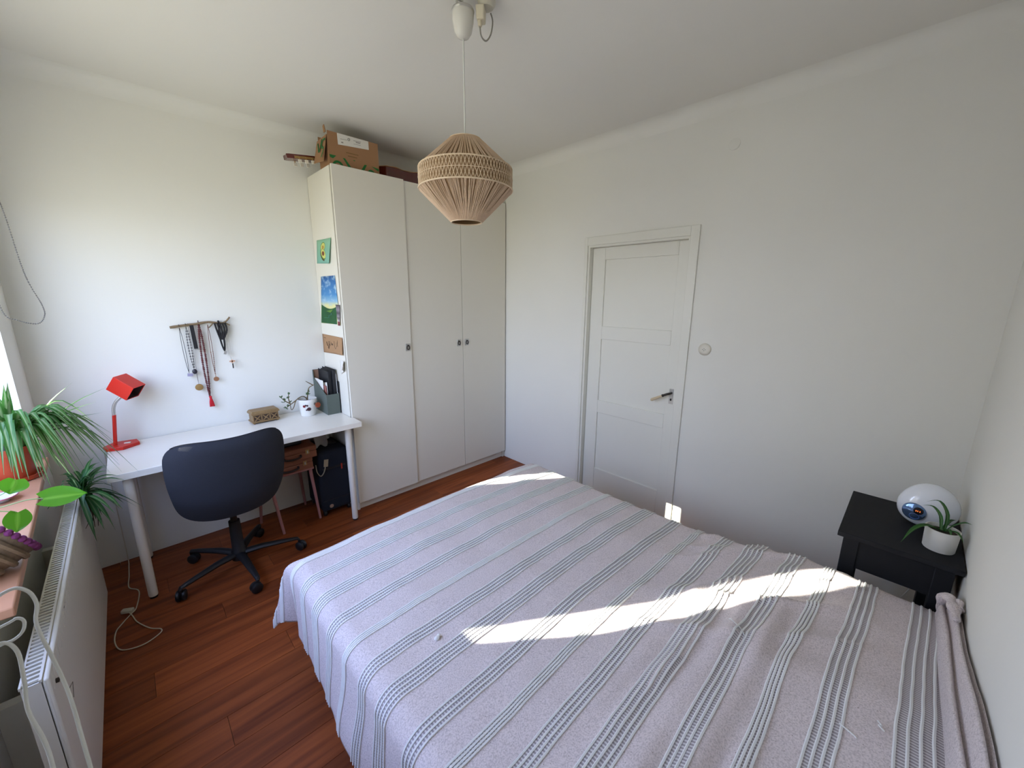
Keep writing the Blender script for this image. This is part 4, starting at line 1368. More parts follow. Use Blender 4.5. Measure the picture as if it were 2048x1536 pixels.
# power cable behind it
g = G(); g.tube(bez([(1.305, -2.935, 0.70), (1.325, -2.93, 0.55), (1.345, -2.88, 0.30), (1.36, -2.80, 0.10), (1.38, -2.70, 0.004), (1.40, -2.55, 0.004)], 30), 0.003, 6)
tag(g.build('power_cable', m_cordwhite), 'thin white power cable hanging behind the nightstand', 'cable')

wl = thing('wake_up_light', (1.12, -2.842, nzt), 'white egg-shaped wake-up light on the nightstand', 'lamp')
wc = Vector((1.115, -2.852, nzt + 0.0862))
WR = rot('Z', 14) 
m_egg = M('milky_plastic', (238, 241, 248), 0.16, coat=0.5, spec=0.6)
g = G()
rows = []
for i in range(25):
    th = -pi / 2 + pi * i / 24
    r = []
    for j in range(36):
        ph = 2 * pi * j / 36
        p = Vector((0.058 * cos(th) * cos(ph), 0.090 * cos(th) * sin(ph), 0.090 * sin(th)))
        p.z = max(p.z, -0.0855) * 1.0
        p.y *= 1 - 0.10 * (p.z / 0.09)
        r.append(wc + WR @ p)
    rows.append(r)
g.grid(rows, closed=True); g.build('egg_body', m_egg, wl, smooth=180)
nrm = (WR @ Vector((-0.93, 0.36, 0.02))).normalized()
pcx = wc + WR @ Vector((-0.047, 0.050, -0.018))
FR = frame_to(nrm)
g = G(); g.lathe([(0.0, 0.006), (0.030, 0.005), (0.034, 0.002), (0.035, -0.006)], pcx, 28, FR)
pnl = g.build('control_dial', M('blue_chrome', (120, 150, 196), 0.12, 0.8), wl, smooth=60)
g = G(); g.lathe([(0.0, 0.0085), (0.014, 0.0075), (0.015, 0.004)], pcx + FR @ Vector((0.012, 0.008, 0)), 20, FR); ds = g.build('clock_display', M('dark_display', (26, 20, 26), 0.2), pnl)
g = G()
for k, dx in enumerate((-0.006, -0.001, 0.005)):
    g.obox(pcx + FR @ Vector((0.012 + dx, 0.008, 0.0088)), (0.0028, 0.006, 0.0006), FR)
g.build('clock_digits', M('orange_digits', (255, 140, 60), 0.5, emit=((255, 130, 50), 0.35)), ds)
g = G(); g.tube([pcx + FR @ Vector((0.004 + 0.014 * cos(2 * pi * k / 20), -0.017 + 0.011 * sin(2 * pi * k / 20), 0.0056)) for k in range(20)], 0.0012, 5, closed=True); g.build('button_ring', M('blue_line', (70, 100, 160), 0.3), pnl)
g = G()
for k in range(7):
    g.obox(wc + WR @ Vector((-0.0415 + 0.0006 * k, 0.012 - 0.0045 * k, -0.064)), (0.002, 0.0030, 0.0042 - 0.0004 * (k % 2)), WR)
g.build('lettering', M('blue_lettering', (60, 80, 130), 0.5), wl)

pp = Vector((0.938, -2.890, nzt))
ap = thing('potted_aloe', pp, 'small white pot with a few arching green leaves on the nightstand', 'plant')
g = G(); g.lathe([(0.0, 0.0005), (0.040, 0.0005), (0.042, 0.004), (0.045, 0.078), (0.0455, 0.080), (0.042, 0.080), (0.040, 0.066), (0, 0.064)], pp, 32); g.build('pot', M('matt_white_pot', (228, 226, 220), 0.6), ap)
g = G(); g.lathe([(0, 0.070), (0.040, 0.067)], pp, 20); g.build('soil', m_soil, ap)
def ribbon_leaf(pts, w, mat, parent, name='leaf', n=12, fold=0.35, updir=(0, 0, 1)):
    P = bez(pts, n)
    rows = []; uv = []
    k = len(P)
    for i, p in enumerate(P):
        t = (P[min(i + 1, k - 1)] - P[max(i - 1, 0)]).normalized()
        a = t.cross(Vector(updir))
        if a.length < 1e-3: a = t.cross(Vector((1, 0.2, 0)))
        a.normalize(); b = a.cross(t)
        s = i / (k - 1)
        ww = w * (0.60 + 0.40 * sm(s / 0.3)) * (1 - sm((s - 0.55) / 0.45) * 0.96)
        rows.append([p - a * ww / 2 + b * ww * fold, p, p + a * ww / 2 + b * ww * fold])
        uv.append([(0, s), (0.5, s), (1, s)])
    g = G(); g.grid(rows, uv=uv)
    return g.build(name, mat, parent, smooth=60)
top = pp + Vector((0, 0, 0.07))
m_aloe = leaf_mat('aloe_leaf', (54, 104, 44), (84, 136, 60), 0.2, 0.2)
for k, d in enumerate(([(0, 0.005, 0), (-0.04, 0.045, 0.018), (-0.075, 0.075, 0.002), (-0.10, 0.098, -0.045)],
          [(0, 0.005, 0), (0.03, 0.012, 0.040), (0.07, 0.034, 0.055), (0.10, 0.058, 0.040)],
          [(0.005, -0.004, 0), (0.035, -0.004, 0.050), (0.08, 0.020, 0.078), (0.105, 0.050, 0.056)],
          [(0.0, -0.005, 0), (-0.005, -0.024, 0.034), (-0.012, -0.044, 0.056), (-0.020, -0.060, 0.060)],
          [(0.0, -0.005, 0), (-0.012, -0.022, 0.012), (-0.02, -0.035, 0.012), (-0.04, -0.05, -0.004)],
          [(0.01, 0.0, 0), (0.03, -0.014, 0.03), (0.05, -0.03, 0.035)],
          [(0.0, -0.004, 0), (-0.015, -0.012, 0.016), (-0.035, -0.02, 0.002)])):
    ribbon_leaf([top + Vector(p) for p in d], 0.016 if k == 0 else 0.011, m_aloe if k == 0 else m_spider2, ap)

# ================================================================== wall fittings
wp = Vector((XD, -1.802, 1.267))
sw = thing('wall_outlet', wp, 'round white four-hole wall fitting right of the door', 'socket')
RX = frame_to((-1, 0, 0))
g = G(); g.lathe([(0.037, 0.0002), (0.038, 0.005), (0.034, 0.012), (0.020, 0.016), (0.0, 0.017)], wp, 32, RX); g.build('dome_cover', m_cream, sw, smooth=60)
for dy, dz in ((0.008, 0), (-0.008, 0.0), (0, 0.006), (0, -0.006)):
    g = G(); g.ball(wp + Vector((-0.0168, dy, dz)), (0.0012, 0.0024, 0.0018), None, 8, 6); g.build('hole', m_ebony, sw)
bp_ = Vector((XD, -1.836, 2.413))
g = G(); g.lathe([(0.030, 0.0002), (0.030, 0.003), (0.027, 0.0045), (0, 0.005)], bp_, 32, RX)
tag(g.build('blanking_plate', m_wall, smooth=50), 'small round painted-over plate high on the door wall', 'wall plate')

# ================================================================== pendant lamp
LX, LY = 0.006, -1.352
pl = thing('pendant_lamp', (LX, LY, 1.90), 'string-wrapped double-cone pendant lamp hanging from the ceiling', 'lamp')
m_string = M('jute_string', (214, 186, 156), 0.85, noise=(160, 0.18))
m_string2 = M('jute_rim', (228, 204, 172), 0.85)
m_shade_in = M('shade_frame_paper', (186, 154, 116), 0.9, transl=0.3)
Z = {'top': 2.180, 'up': 2.074, 'mid': 2.036, 'lo': 1.998, 'bot': 1.878}
Rr = {'top': 0.062, 'up': 0.182, 'mid': 0.186, 'lo': 0.186, 'bot': 0.062}
c = Vector((LX, LY, 0))
g = G(); g.lathe([(Rr['top'] - 0.003, Z['top']), (Rr['up'] - 0.006, Z['up']), (Rr['lo'] - 0.006, Z['lo']), (Rr['bot'] - 0.003, Z['bot'])], c, 64)
sh = g.build('inner_shade', m_shade_in, pl, smooth=30)
random.seed(11)
def strings(name, r0, z0_, r1, z1_, n, twist, rad, wob):
    g = G()
    for k in range(n):
        a0 = 2 * pi * (k + random.uniform(-0.35, 0.35)) / n
        a1 = a0 + twist * random.choice((-1, 1)) * random.uniform(0.2, 1)
        P = []
        for i in range(5):
            t = i / 4
            a = a0 + (a1 - a0) * t; r = r0 + (r1 - r0) * t + random.uniform(0, wob)
            P.append((LX + r * cos(a), LY + r * sin(a), z0_ + (z1_ - z0_) * t))
        g.tube(P, rad * random.uniform(0.8, 1.25), 4)
    o = g.build(name, m_string, pl, smooth=80); o['kind'] = 'stuff'
    return o
strings('upper_strings', Rr['top'], Z['top'], Rr['up'], Z['up'], 260, 0.05, 0.0013, 0.0015)
strings('lower_strings', Rr['bot'], Z['bot'], Rr['lo'], Z['lo'], 280, 0.05, 0.0013, 0.0015)
g = G(); nb = 84
for k in range(nb):
    for sgn in (-1, 1):
        a0 = 2 * pi * k / nb; st_ = 2 * pi / nb
        P = [(LX + Rr['mid'] * cos(a0 + sgn * st_ * f), LY + Rr['mid'] * sin(a0 + sgn * st_ * f), z) for f, z in ((-0.5, Z['up']), (0.0, (Z['up'] + Z['mid']) / 2), (0.45, Z['mid']), (0.0, (Z['mid'] + Z['lo']) / 2), (-0.5, Z['lo']))]
        g.tube(P, 0.0013, 4)
ob_ = g.build('crossed_strings', m_string2, pl, smooth=80); ob_['kind'] = 'stuff'
for nm, r, z in (('rim_ring', Rr['up'] + 0.002, Z['up']), ('rim_ring', Rr['lo'] + 0.001, Z['lo']), ('rim_ring', Rr['bot'], Z['bot']), ('rim_ring', Rr['top'], Z['top']), ('tie_thread', Rr['mid'] + 0.001, Z['mid'])):
    g = G(); g.tube([(LX + r * cos(2 * pi * k / 64), LY + r * sin(2 * pi * k / 64), z) for k in range(64)], 0.003 if nm == 'rim_ring' else 0.0012, 6, closed=True); g.build(nm, m_string2, pl)
g = G(); g.tube([(LX, LY, Z['top'] - 0.05), (LX, LY, 2.53)], 0.0028, 8); g.build('cord', m_cordwhite, pl)
g = G(); g.lathe([(0.018, 0), (0.020, 0.05), (0.012, 0.06), (0, 0.062)], (LX, LY, Z['top'] - 0.10), 16, cap0=True); g.build('lamp_holder', m_cream, pl)
g = G()
for k in range(3):
    a = 2 * pi * k / 3 + 0.4
    g.tube([(LX + 0.012 * cos(a), LY + 0.012 * sin(a), Z['top'] - 0.045), (LX + Rr['top'] * cos(a), LY + Rr['top'] * sin(a), Z['top'])], 0.0018, 5)
g.build('spider_bracket', m_dark_metal, pl)
g = G(); g.lathe([(0.0, 2.522), (0.010, 2.522), (0.022, 2.527), (0.032, 2.542), (0.039, 2.575), (0.041, 2.606), (0.037, 2.612), (0.0, 2.612)], c, 32); g.build('canopy_cup', M('glossy_white_cup', (226, 222, 212), 0.25), pl)
g = G()
for a in (0.3, 0.3 + pi):
    g.tube(bez([(LX + 0.033 * cos(a), LY + 0.033 * sin(a), 2.608), (LX + 0.037 * cos(a), LY + 0.037 * sin(a), 2.624), (LX + 0.018 * cos(a), LY + 0.018 * sin(a), 2.634), (LX, LY, 2.632)], 10), 0.004, 6)
g.lathe([(0.041, 2.603), (0.043, 2.608), (0.040, 2.614)], c, 28)
g.tube(bez([(LX, LY, ZC - 0.0005), (LX, LY, 2.640), (LX + 0.008, LY, 2.632), (LX, LY, 2.626), (LX - 0.007, LY, 2.630)], 14), 0.003, 6)
g.build('ceiling_hook', m_chrome, pl)
# plug and socket on the ceiling beside it
QX, QY = 0.054, -1.398
sk = thing('ceiling_plug', (QX, QY, 2.57), 'white plug and socket on the ceiling next to the lamp cup', 'plug')
g = G(); g.lathe([(0.034, 0), (0.034, 0.014), (0.024, 0.030), (0.0, 0.032)], (QX + 0.02, QY - 0.01, ZC - 0.0004), 24, frame_to((0, 0, -1))); g.build('ceiling_socket', M('aged_white', (206, 200, 184), 0.5), sk, smooth=50)
g = G(); g.obox((QX, QY, 2.598), (0.042, 0.028, 0.044), rot('Z', 40), 0, 1.15); g.obox((QX - 0.006, QY, 2.572), (0.018, 0.014, 0.026), rot('Z', 40)); g.build('plug_body', M('plug_white', (220, 210, 186), 0.5), sk, bevel=0.004)
g = G(); g.tube(bez([(QX - 0.006, QY, 2.560), (QX + 0.005, QY + 0.005, 2.535), (QX + 0.028, QY + 0.005, 2.528), (QX + 0.048, QY, 2.555), (QX + 0.056, QY - 0.002, 2.600), (QX + 0.045, QY - 0.003, 2.622)], 24), 0.0028, 7); g.build('plug_cable', M('grey_cable', (150, 146, 136), 0.5), sk)

# ================================================================== radiator
rd = thing('radiator', (-1.345, -0.69, 0.09), 'white panel radiator under the window sill', 'radiator')
rx0, rx1, ry0, ry1, rz0, rz1 = -1.372, -1.322, -1.36, -0.03, 0.09, 0.665
g = G(); g.box(rx1 - 0.012, rx1, ry0, ry1, rz0, rz1 - 0.004); g.build('front_panel', m_rad, rd, bevel=0.005)
g = G(); g.box(rx0, rx0 + 0.008, ry0 + 0.03, ry1 - 0.03, rz0 + 0.02, rz1 - 0.03); g.build('back_panel', m_rad, rd)
g = G(); g.box(rx0 + 0.004, rx1 - 0.013, ry0, ry0 + 0.004, rz0 + 0.01, rz1 - 0.006); g.build('side_cover', m_rad, rd)
g = G(); g.box(rx0 + 0.004, rx1 - 0.013, ry1 - 0.004, ry1, rz0 + 0.01, rz1 - 0.006); g.build('side_cover', m_rad, rd)
g = G(); g.box(rx0 + 0.002, rx0 + 0.006, ry0, ry1, rz1 - 0.008, rz1); g.box(rx1 - 0.016, rx1 - 0.011, ry0, ry1, rz1 - 0.008, rz1); g.build('grille_rail', m_rad, rd)
k = 0; yy = ry0 + 0.008
while yy < ry1 - 0.01:
    g = G(); g.box(rx0 + 0.006, rx1 - 0.016, yy, yy + 0.007, rz1 - 0.007, rz1 - 0.001); g.build('grille_slat', m_rad, rd, smooth=0)
    yy += 0.0165
g = G(); g.lathe([(0.006, 0), (0.006, 0.006), (0.0035, 0.006), (0.0035, 0.001), (0, 0.001)], (rx1 - 0.012 + 0.012, ry0 + 0.05, rz1 - 0.055), 16, frame_to((1, 0, 0)))
g.build('bleed_valve', m_dark_metal, rd)
yy = ry0 + 0.02; g = G()
m_emb = m_rad
while yy < ry1 - 0.02:
    g.box(rx1 - 0.0002, rx1 + 0.0010, yy, yy + 0.014, rz1 - 0.055, rz1 - 0.018); yy += 0.033
g.build('embossed_ribs', m_rad, rd, bevel=0.0006)['kind'] = 'stuff'
for sp2 in ([(-1.02, 0.640), (-0.99, 0.643)], [(-1.207, 0.499), (-1.160, 0.480), (-1.195, 0.455)]):
    g = G(); g.tube([(rx1 + 0.0003, a_, b2) for a_, b2 in sp2], 0.0011, 5); g.build('scuff_mark', M('scuff_grey', (110, 104, 98), 0.8), rd)
for yb in (ry0 + 0.2, ry1 - 0.2):
    g = G(); g.box(XW + 0.0005, rx0 + 0.001, yb - 0.015, yb + 0.015, 0.25, 0.5); g.build('wall_bracket', m_rad, rd)
g = G(); g.tube(bez([(rx0 + 0.01, ry1 + 0.001, 0.12), (rx0 + 0.01, ry1 + 0.04, 0.11), (rx0 + 0.01, ry1 + 0.05, 0.05), (rx0 + 0.01, ry1 + 0.05, 0.0)], 16), 0.008, 8); g.build('feed_pipe', m_rad, rd)

# ================================================================== sill plants
# --- spider plant in a terracotta coloured pot
PC = Vector((-1.492, -0.10, WZ0))
spn = thing('spider_plant', PC, 'large arching spider plant in a terracotta pot on the far end of the sill', 'plant')
g = G(); g.lathe([(0, 0.0006), (0.074, 0.0006), (0.082, 0.004), (0.084, 0.020), (0.078, 0.020), (0.074, 0.006)], PC, 32); g.build('saucer', m_terra, spn)
g = G(); g.lathe([(0, 0.008), (0.058, 0.008), (0.072, 0.120), (0.079, 0.121), (0.080, 0.150), (0.074, 0.150), (0.071, 0.135), (0, 0.134)], PC, 32); g.build('pot', m_terra, spn)
g = G(); g.lathe([(0, 0.140), (0.071, 0.138)], PC, 20); g.build('soil', m_soil, spn)
tips = [(-1.265, -0.100, 1.193), (-1.154, -0.150, 1.166), (-1.341, -0.100, 1.091), (-1.256, -0.200, 1.093), (-1.220, -0.200, 1.058), (-1.210, -0.150, 0.980), (-1.276, -0.300, 1.031), (-1.340, -0.350, 1.022), (-1.227, -0.200, 0.913), (-1.186, -0.150, 0.838), (-1.171, -0.200, 0.766), (-1.300, -0.350, 0.914), (-1.297, -0.200, 0.955), (-1.357, -0.100, 0.811), (-1.383, -0.350, 0.843), (-1.424, -0.400, 0.911), (-1.427, -0.400, 1.000), (-1.468, -0.400, 0.915), (-1.511, -0.300, 0.936), (-1.375, -0.400, 1.020), (-1.430, -0.200, 1.233), (-1.471, -0.200, 1.209), (-1.507, -0.200, 1.175), (-1.344, -0.050, 0.765), (-1.346, -0.300, 0.885), (-1.250, -0.250, 0.910), (-1.297, 0.000, 0.975), (-1.210, -0.050, 0.827), (-1.382, -0.300, 1.110), (-1.250, -0.300, 0.993), (-1.231, -0.100, 0.797), (-1.378, -0.200, 0.816)]
random.seed(21)
extra = []
for tpt in tips[2:]:
    extra.append(tuple(tpt[i] + random.uniform(-0.05, 0.05) for i in range(3)))
for tpt in tips[3:19] + tips[23:32]:
    extra.append(tuple(tpt[i] + random.uniform(-0.06, 0.06) - (0.03 if i == 2 else 0) for i in range(3)))
crown = PC + Vector((0.03, -0.02, 0.15))
for tpt in tips + extra:
    T = Vector(tpt)
    T.x = max(T.x, -1.53)
    T.y = min(T.y, 0.02) if T.x < XW + 0.02 else T.y
    T.y = min(T.y, 0.10)
    b0 = crown + Vector((random.uniform(-0.018, 0.018), random.uniform(-0.018, 0.018), -0.01))
    dd = T - b0
    hor = sqrt(dd.x ** 2 + dd.y ** 2)
    lift = max(0.10, 0.16 - 0.25 * dd.z) * random.uniform(0.75, 1.1)
    if dd.z > 0.1:
        lift = 0.03
    m1 = b0 + dd * 0.28 + Vector((0, 0, lift * 0.70))
    m2 = b0 + dd * 0.62 + Vector((0, 0, lift * 0.95))
    ribbon_leaf([b0, m1, m2, T], random.uniform(0.019, 0.029), m_spider, spn, 'leaf', 14, 0.16)
# --- plantlet hanging on its runner over the radiator
pl2 = thing('spider_plantlet', (-1.325, -0.24, 0.66), 'spider plantlet with bare roots hanging over the radiator', 'plant')
hc2 = Vector((-1.305, -0.235, 0.705))
lets = [(-1.236, -0.150, 0.815), (-1.244, -0.200, 0.809), (-1.177, -0.250, 0.762), (-1.190, -0.300, 0.621), (-1.182, -0.200, 0.615), (-1.235, -0.250, 0.540), (-1.265, -0.200, 0.577), (-1.321, -0.200, 0.809), (-1.260, -0.300, 0.545), (-1.381, -0.300, 0.700), (-1.40, -0.330, 0.715), (-1.144, -0.200, 0.571), (-1.276, -0.25, 0.78), (-1.256, -0.100, 0.741), (-1.278, -0.150, 0.803), (-1.193, -0.100, 0.572), (-1.36, -0.300, 0.779), (-1.207, -0.150, 0.678), (-1.34, -0.26, 0.80), (-1.22, -0.20, 0.72)]
lets += [tuple(q_ + random.uniform(-0.045, 0.045) for q_ in p_) for p_ in lets[:18] + lets[:12]]
for i, tpt in enumerate(lets):
    tpt = (max(tpt[0], -1.40 if tpt[2] > 0.69 else rx1 + 0.02), tpt[1], tpt[2])
    T = Vector(tpt); b0 = hc2 + Vector((random.uniform(-0.015, 0.015), random.uniform(-0.02, 0.02), random.uniform(-0.01, 0.01)))
    dd = T - b0
    ribbon_leaf([b0, b0 + dd * 0.35 + Vector((0, 0, 0.035)), b0 + dd * 0.7 + Vector((0, 0, 0.03)), T], random.uniform(0.014, 0.022), m_spider2, pl2, 'leaf', 10, 0.16)
for k in range(7):
    e_ = hc2 + Vector((random.uniform(-0.01, 0.04), random.uniform(-0.09, 0.02), random.uniform(-0.16, -0.09)))
    e_.x = max(e_.x, rx1 + 0.008)
    s0 = hc2 + Vector((random.uniform(0, 0.012), random.uniform(-0.02, 0.02), -0.01)); s0.x = max(s0.x, rx1 + 0.012)
    g = G(); g.tube(bez([s0, (s0 + e_) / 2 + Vector((random.uniform(0.004, 0.014), random.uniform(-0.012, 0.012), -0.02)), e_], 12), [0.0028 - 0.0018 * i / 12 for i in range(13)], 5); g.build('root', M('root_brown', (74, 60, 44), 0.9), pl2)
g = G(); g.tube(bez([hc2, hc2 + Vector((-0.03, 0.02, 0.13)), (-1.40, -0.16, 0.975), crown], 20), 0.0022, 6); g.build('runner', m_greenstem, pl2)

# --- crocheted bowl tipped on its side, near the camera
QC = Vector((-1.462, -1.00, WZ0 + 0.097))
cb_ = thing('crochet_bowl', (QC.x, QC.y, WZ0), 'brown crocheted bowl with purple scalloped edge lying tipped on the sill', 'bowl')
m_croch = M('brown_crochet', (118, 98, 72), 1.0, noise=(40, 0.3), bump=(120, 0.6))
QR = frame_to((0.72, 0.42, 0.55))
prof = [(r_ * 1.3, h_ * 1.3) for r_, h_ in ((0.0, -0.055), (0.040, -0.052), (0.066, -0.030), (0.080, 0.005), (0.086, 0.045), (0.080, 0.043), (0.074, 0.006), (0.060, -0.024), (0.036, -0.044), (0, -0.047))]
g = G(); g.lathe(prof, QC, 36, QR); g.build('bowl_body', m_croch, cb_, smooth=60)
g = G()
for rr_, zz_ in [(r_ * 1.3, h_ * 1.3) for r_, h_ in ((0.030, -0.054), (0.050, -0.044), (0.064, -0.032), (0.073, -0.014), (0.080, 0.006), (0.084, 0.026))]:
    P = [QC + QR @ Vector(((rr_ + 0.002 * (k % 2)) * cos(2 * pi * k / 60), (rr_ + 0.002 * (k % 2)) * sin(2 * pi * k / 60), zz_)) for k in range(60)]
    g.tube(P, 0.0078, 6, closed=True)
g.build('crochet_rows', m_croch, cb_)['kind'] = 'stuff'
g = G()
for k in range(38):
    a = 2 * pi * k / 38
    g.ball(QC + QR @ Vector((0.113 * cos(a), 0.113 * sin(a), 0.062)), 0.0095, None, 8, 6)
g.build('scalloped_edge', M('purple_yarn', (104, 40, 84), 0.95), cb_)['kind'] = 'stuff'
# --- pothos whose vines trail over the sill
QC = Vector((-1.535, -0.66, WZ0))
ph_ = thing('potted_pothos', QC, 'pothos trailing three heart-shaped leaves over the sill and radiator', 'plant')
g = G(); g.lathe([(0, 0.0006), (0.036, 0.0006), (0.046, 0.09), (0.043, 0.09), (0.040, 0.075), (0, 0.074)], QC, 28); g.build('pot', m_pot, ph_)
g = G(); g.lathe([(0, 0.080), (0.041, 0.077)], QC, 20); g.build('soil', m_soil, ph_)


def heart_leaf(base, tip, nrm, w, name='leaf'):
    base, tip, nrm = Vector(base), Vector(tip), Vector(nrm).normalized()
    ax = (tip - base); L = ax.length; ax.normalize()
    sd = ax.cross(nrm).normalized(); nn = sd.cross(ax)
    rows = []; uv = []
    for i in range(15):
        s = i / 14
        hw = w / 2 * (sin(pi * min(1, s * 0.93 + 0.10)) ** 0.72) * (1 - 0.35 * s) * 1.18
        if i == 14: hw = 0.0004
        r = []; u_ = []
        for j in range(7):
            f = -1 + j / 3
            notch = -0.16 * L * abs(f) * (1 - s) ** 3 if True else 0
            r.append(base + ax * (s * L + notch) + sd * (f * hw) + nn * (0.10 * w * f * f - 0.10 * L * s * s))
            u_.append(((f + 1) / 2, s))
        rows.append(r); uv.append(u_)
    g = G(); g.grid(rows, uv=uv)
    return g.build(name, m_pothos, ph_, smooth=80)
camv = Vector((-1.06, -2.72, 1.58))
def facing(p, k=(0, 0, 0)):
    return (camv - Vector(p)).normalized() + Vector(k)
heart_leaf((-1.335, -0.80, 0.925), (-1.238, -0.80, 0.914), facing((-1.29, -0.8, 0.92), (0, 0.3, 0.3)), 0.072)
heart_leaf((-1.378, -0.80, 1.008), (-1.398, -0.80, 0.965), facing((-1.38, -0.8, 0.99), (0.1, 0, 0.2)), 0.064)
heart_leaf((-1.392, -0.80, 0.900), (-1.406, -0.80, 0.833), facing((-1.4, -0.8, 0.87), (0, 0, 0.1)), 0.060)
qt = QC + Vector((0, 0, 0.078))
for P in ([qt, (-1.50, -0.72, 0.935), (-1.44, -0.79, 0.927), (-1.37, -0.80, 0.934), (-1.335, -0.80, 0.927)],
          [qt, (-1.49, -0.72, 0.955), (-1.43, -0.79, 0.962), (-1.390, -0.795, 0.985), (-1.380, -0.798, 1.010)],
          [qt, (-1.49, -0.73, 0.925), (-1.44, -0.79, 0.920), (-1.395, -0.80, 0.903)]):
    g = G(); g.tube(bez(P, 20), 0.0017, 6); g.build('vine', m_greenstem, ph_)
# --- little dish on the sill
DC = Vector((-1.505, -0.355, WZ0))
ds_ = thing('ceramic_dish', DC, 'small blue and white dish with pink rim on the sill', 'dish')
g = G(); g.lathe([(0, 0.0006), (0.028, 0.0006), (0.030, 0.004), (0.048, 0.018), (0.050, 0.020), (0.046, 0.019), (0.026, 0.007), (0, 0.006)], DC, 28); g.build('dish_body', M('blue_white_glaze', (196, 206, 226), 0.2, noise=(60, 0.3)), ds_)
g = G(); g.tube([DC + Vector((0.050 * cos(2 * pi * k / 28), 0.050 * sin(2 * pi * k / 28), 0.0195)) for k in range(28)], 0.0022, 6, closed=True); g.build('pink_rim', M('pink_glaze', (190, 110, 130), 0.3), ds_)

# ================================================================== white blind cords hanging near the camera
def cordthing(name, pts, r, label):
    g = G(); g.tube(bez(pts, 60), r, 10)
    return tag(g.build(name, m_cordwhite, smooth=70), label, 'cord')
cordthing('blind_cord', [(-1.33, -2.12, 1.22), (-1.23, -2.11, 1.262), (-1.192, -2.098, 1.281), (-1.178, -2.100, 1.278), (-1.172, -2.106, 1.262), (-1.174, -2.117, 1.243), (-1.166, -2.14, 1.212), (-1.158, -2.165, 1.180), (-1.152, -2.20, 1.135), (-1.145, -2.24, 1.06), (-1.14, -2.26, 0.95)], 0.0017,
          'thick white cord arching over the near end of the radiator')
cordthing('blind_cord', [(-1.34, -2.14, 1.20), (-1.26, -2.125, 1.232), (-1.205, -2.12, 1.240), (-1.189, -2.128, 1.232), (-1.186, -2.145, 1.205), (-1.186, -2.16, 1.180), (-1.178, -2.18, 1.152), (-1.174, -2.20, 1.128), (-1.172, -2.23, 1.07), (-1.17, -2.25, 0.95)], 0.0017,
          'thick white cord hanging straight down at the lower left of the radiator')
cordthing('blind_cord', [(-1.30, -2.12, 1.236), (-1.20, -2.113, 1.252), (-1.186, -2.113, 1.256), (-1.181, -2.117, 1.250), (-1.187, -2.122, 1.240), (-1.21, -2.122, 1.236), (-1.30, -2.13, 1.222)], 0.0014,
          'small white cord loop lying over the sill end')

# ================================================================== lamp cable on the floor
lc = thing('lamp_cable', (-1.24, -0.2, 0), 'thin white lamp cable with inline switch looped on the floor by the radiator', 'cable')
P = [(-1.248, 0.405, 0.70), (-1.250, 0.400, 0.30), (-1.250, 0.390, 0.06), (-1.250, 0.365, 0.012), (-1.251, 0.33, 0.005), (-1.252, 0.22, 0.0045), (-1.254, 0.094, 0.0045), (-1.216, 0.020, 0.004), (-1.230, -0.128, 0.004), (-1.251, -0.167, 0.004), (-1.285, -0.223, 0.004), (-1.305, -0.267, 0.004), (-1.308, -0.351, 0.004), (-1.284, -0.424, 0.004), (-1.217, -0.451, 0.004), (-1.158, -0.424, 0.004), (-1.149, -0.392, 0.004), (-1.187, -0.348, 0.004), (-1.229, -0.262, 0.007), (-1.246, -0.190, 0.008), (-1.258, -0.147, 0.006)]
g = G(); g.tube(bez(P, 160), 0.0026, 7); g.build('cable', M('cable_ivory', (206, 196, 176), 0.5), lc)
g = G(); g.obox((-1.262, -0.137, 0.0105), (0.024, 0.05, 0.019), rot('Z', 60)); g.build('inline_switch', M('switch_ivory', (208, 198, 180), 0.4), lc, bevel=0.005)

# ================================================================== necklaces on a branch
YN = 0.405
br = thing('driftwood_branch', (-0.72, YN, 1.40), 'driftwood branch fixed to the wall as a necklace holder', 'branch')
bp2 = bez([(-0.868, YN, 1.388), (-0.82, YN, 1.395), (-0.74, YN, 1.404), (-0.68, YN - 0.002, 1.413), (-0.62, YN, 1.402), (-0.59, YN, 1.412), (-0.565, YN, 1.440)], 30)
g = G(); g.tube(bp2, [0.0075 + 0.0018 * nz(i * 0.6, 2.2) - 0.0028 * (i / len(bp2)) ** 2 for i in range(len(bp2))], 9); g.build('stem', m_bark, br)
for s in ([(-0.655, YN, 1.405), (-0.672, YN - 0.006, 1.388), (-0.682, YN - 0.008, 1.378)], [(-0.598, YN, 1.406), (-0.578, YN - 0.004, 1.394), (-0.570, YN - 0.004, 1.388)]):
    g = G(); g.tube(bez(s, 6), 0.0035, 7); g.build('twig', m_bark, br)
for x in (-0.80, -0.64):
    g = G(); g.tube([(x, YN + 0.004, 1.402), (x, YD - 0.0005, 1.402)], 0.002, 6); g.build('nail', m_dark_metal, br)


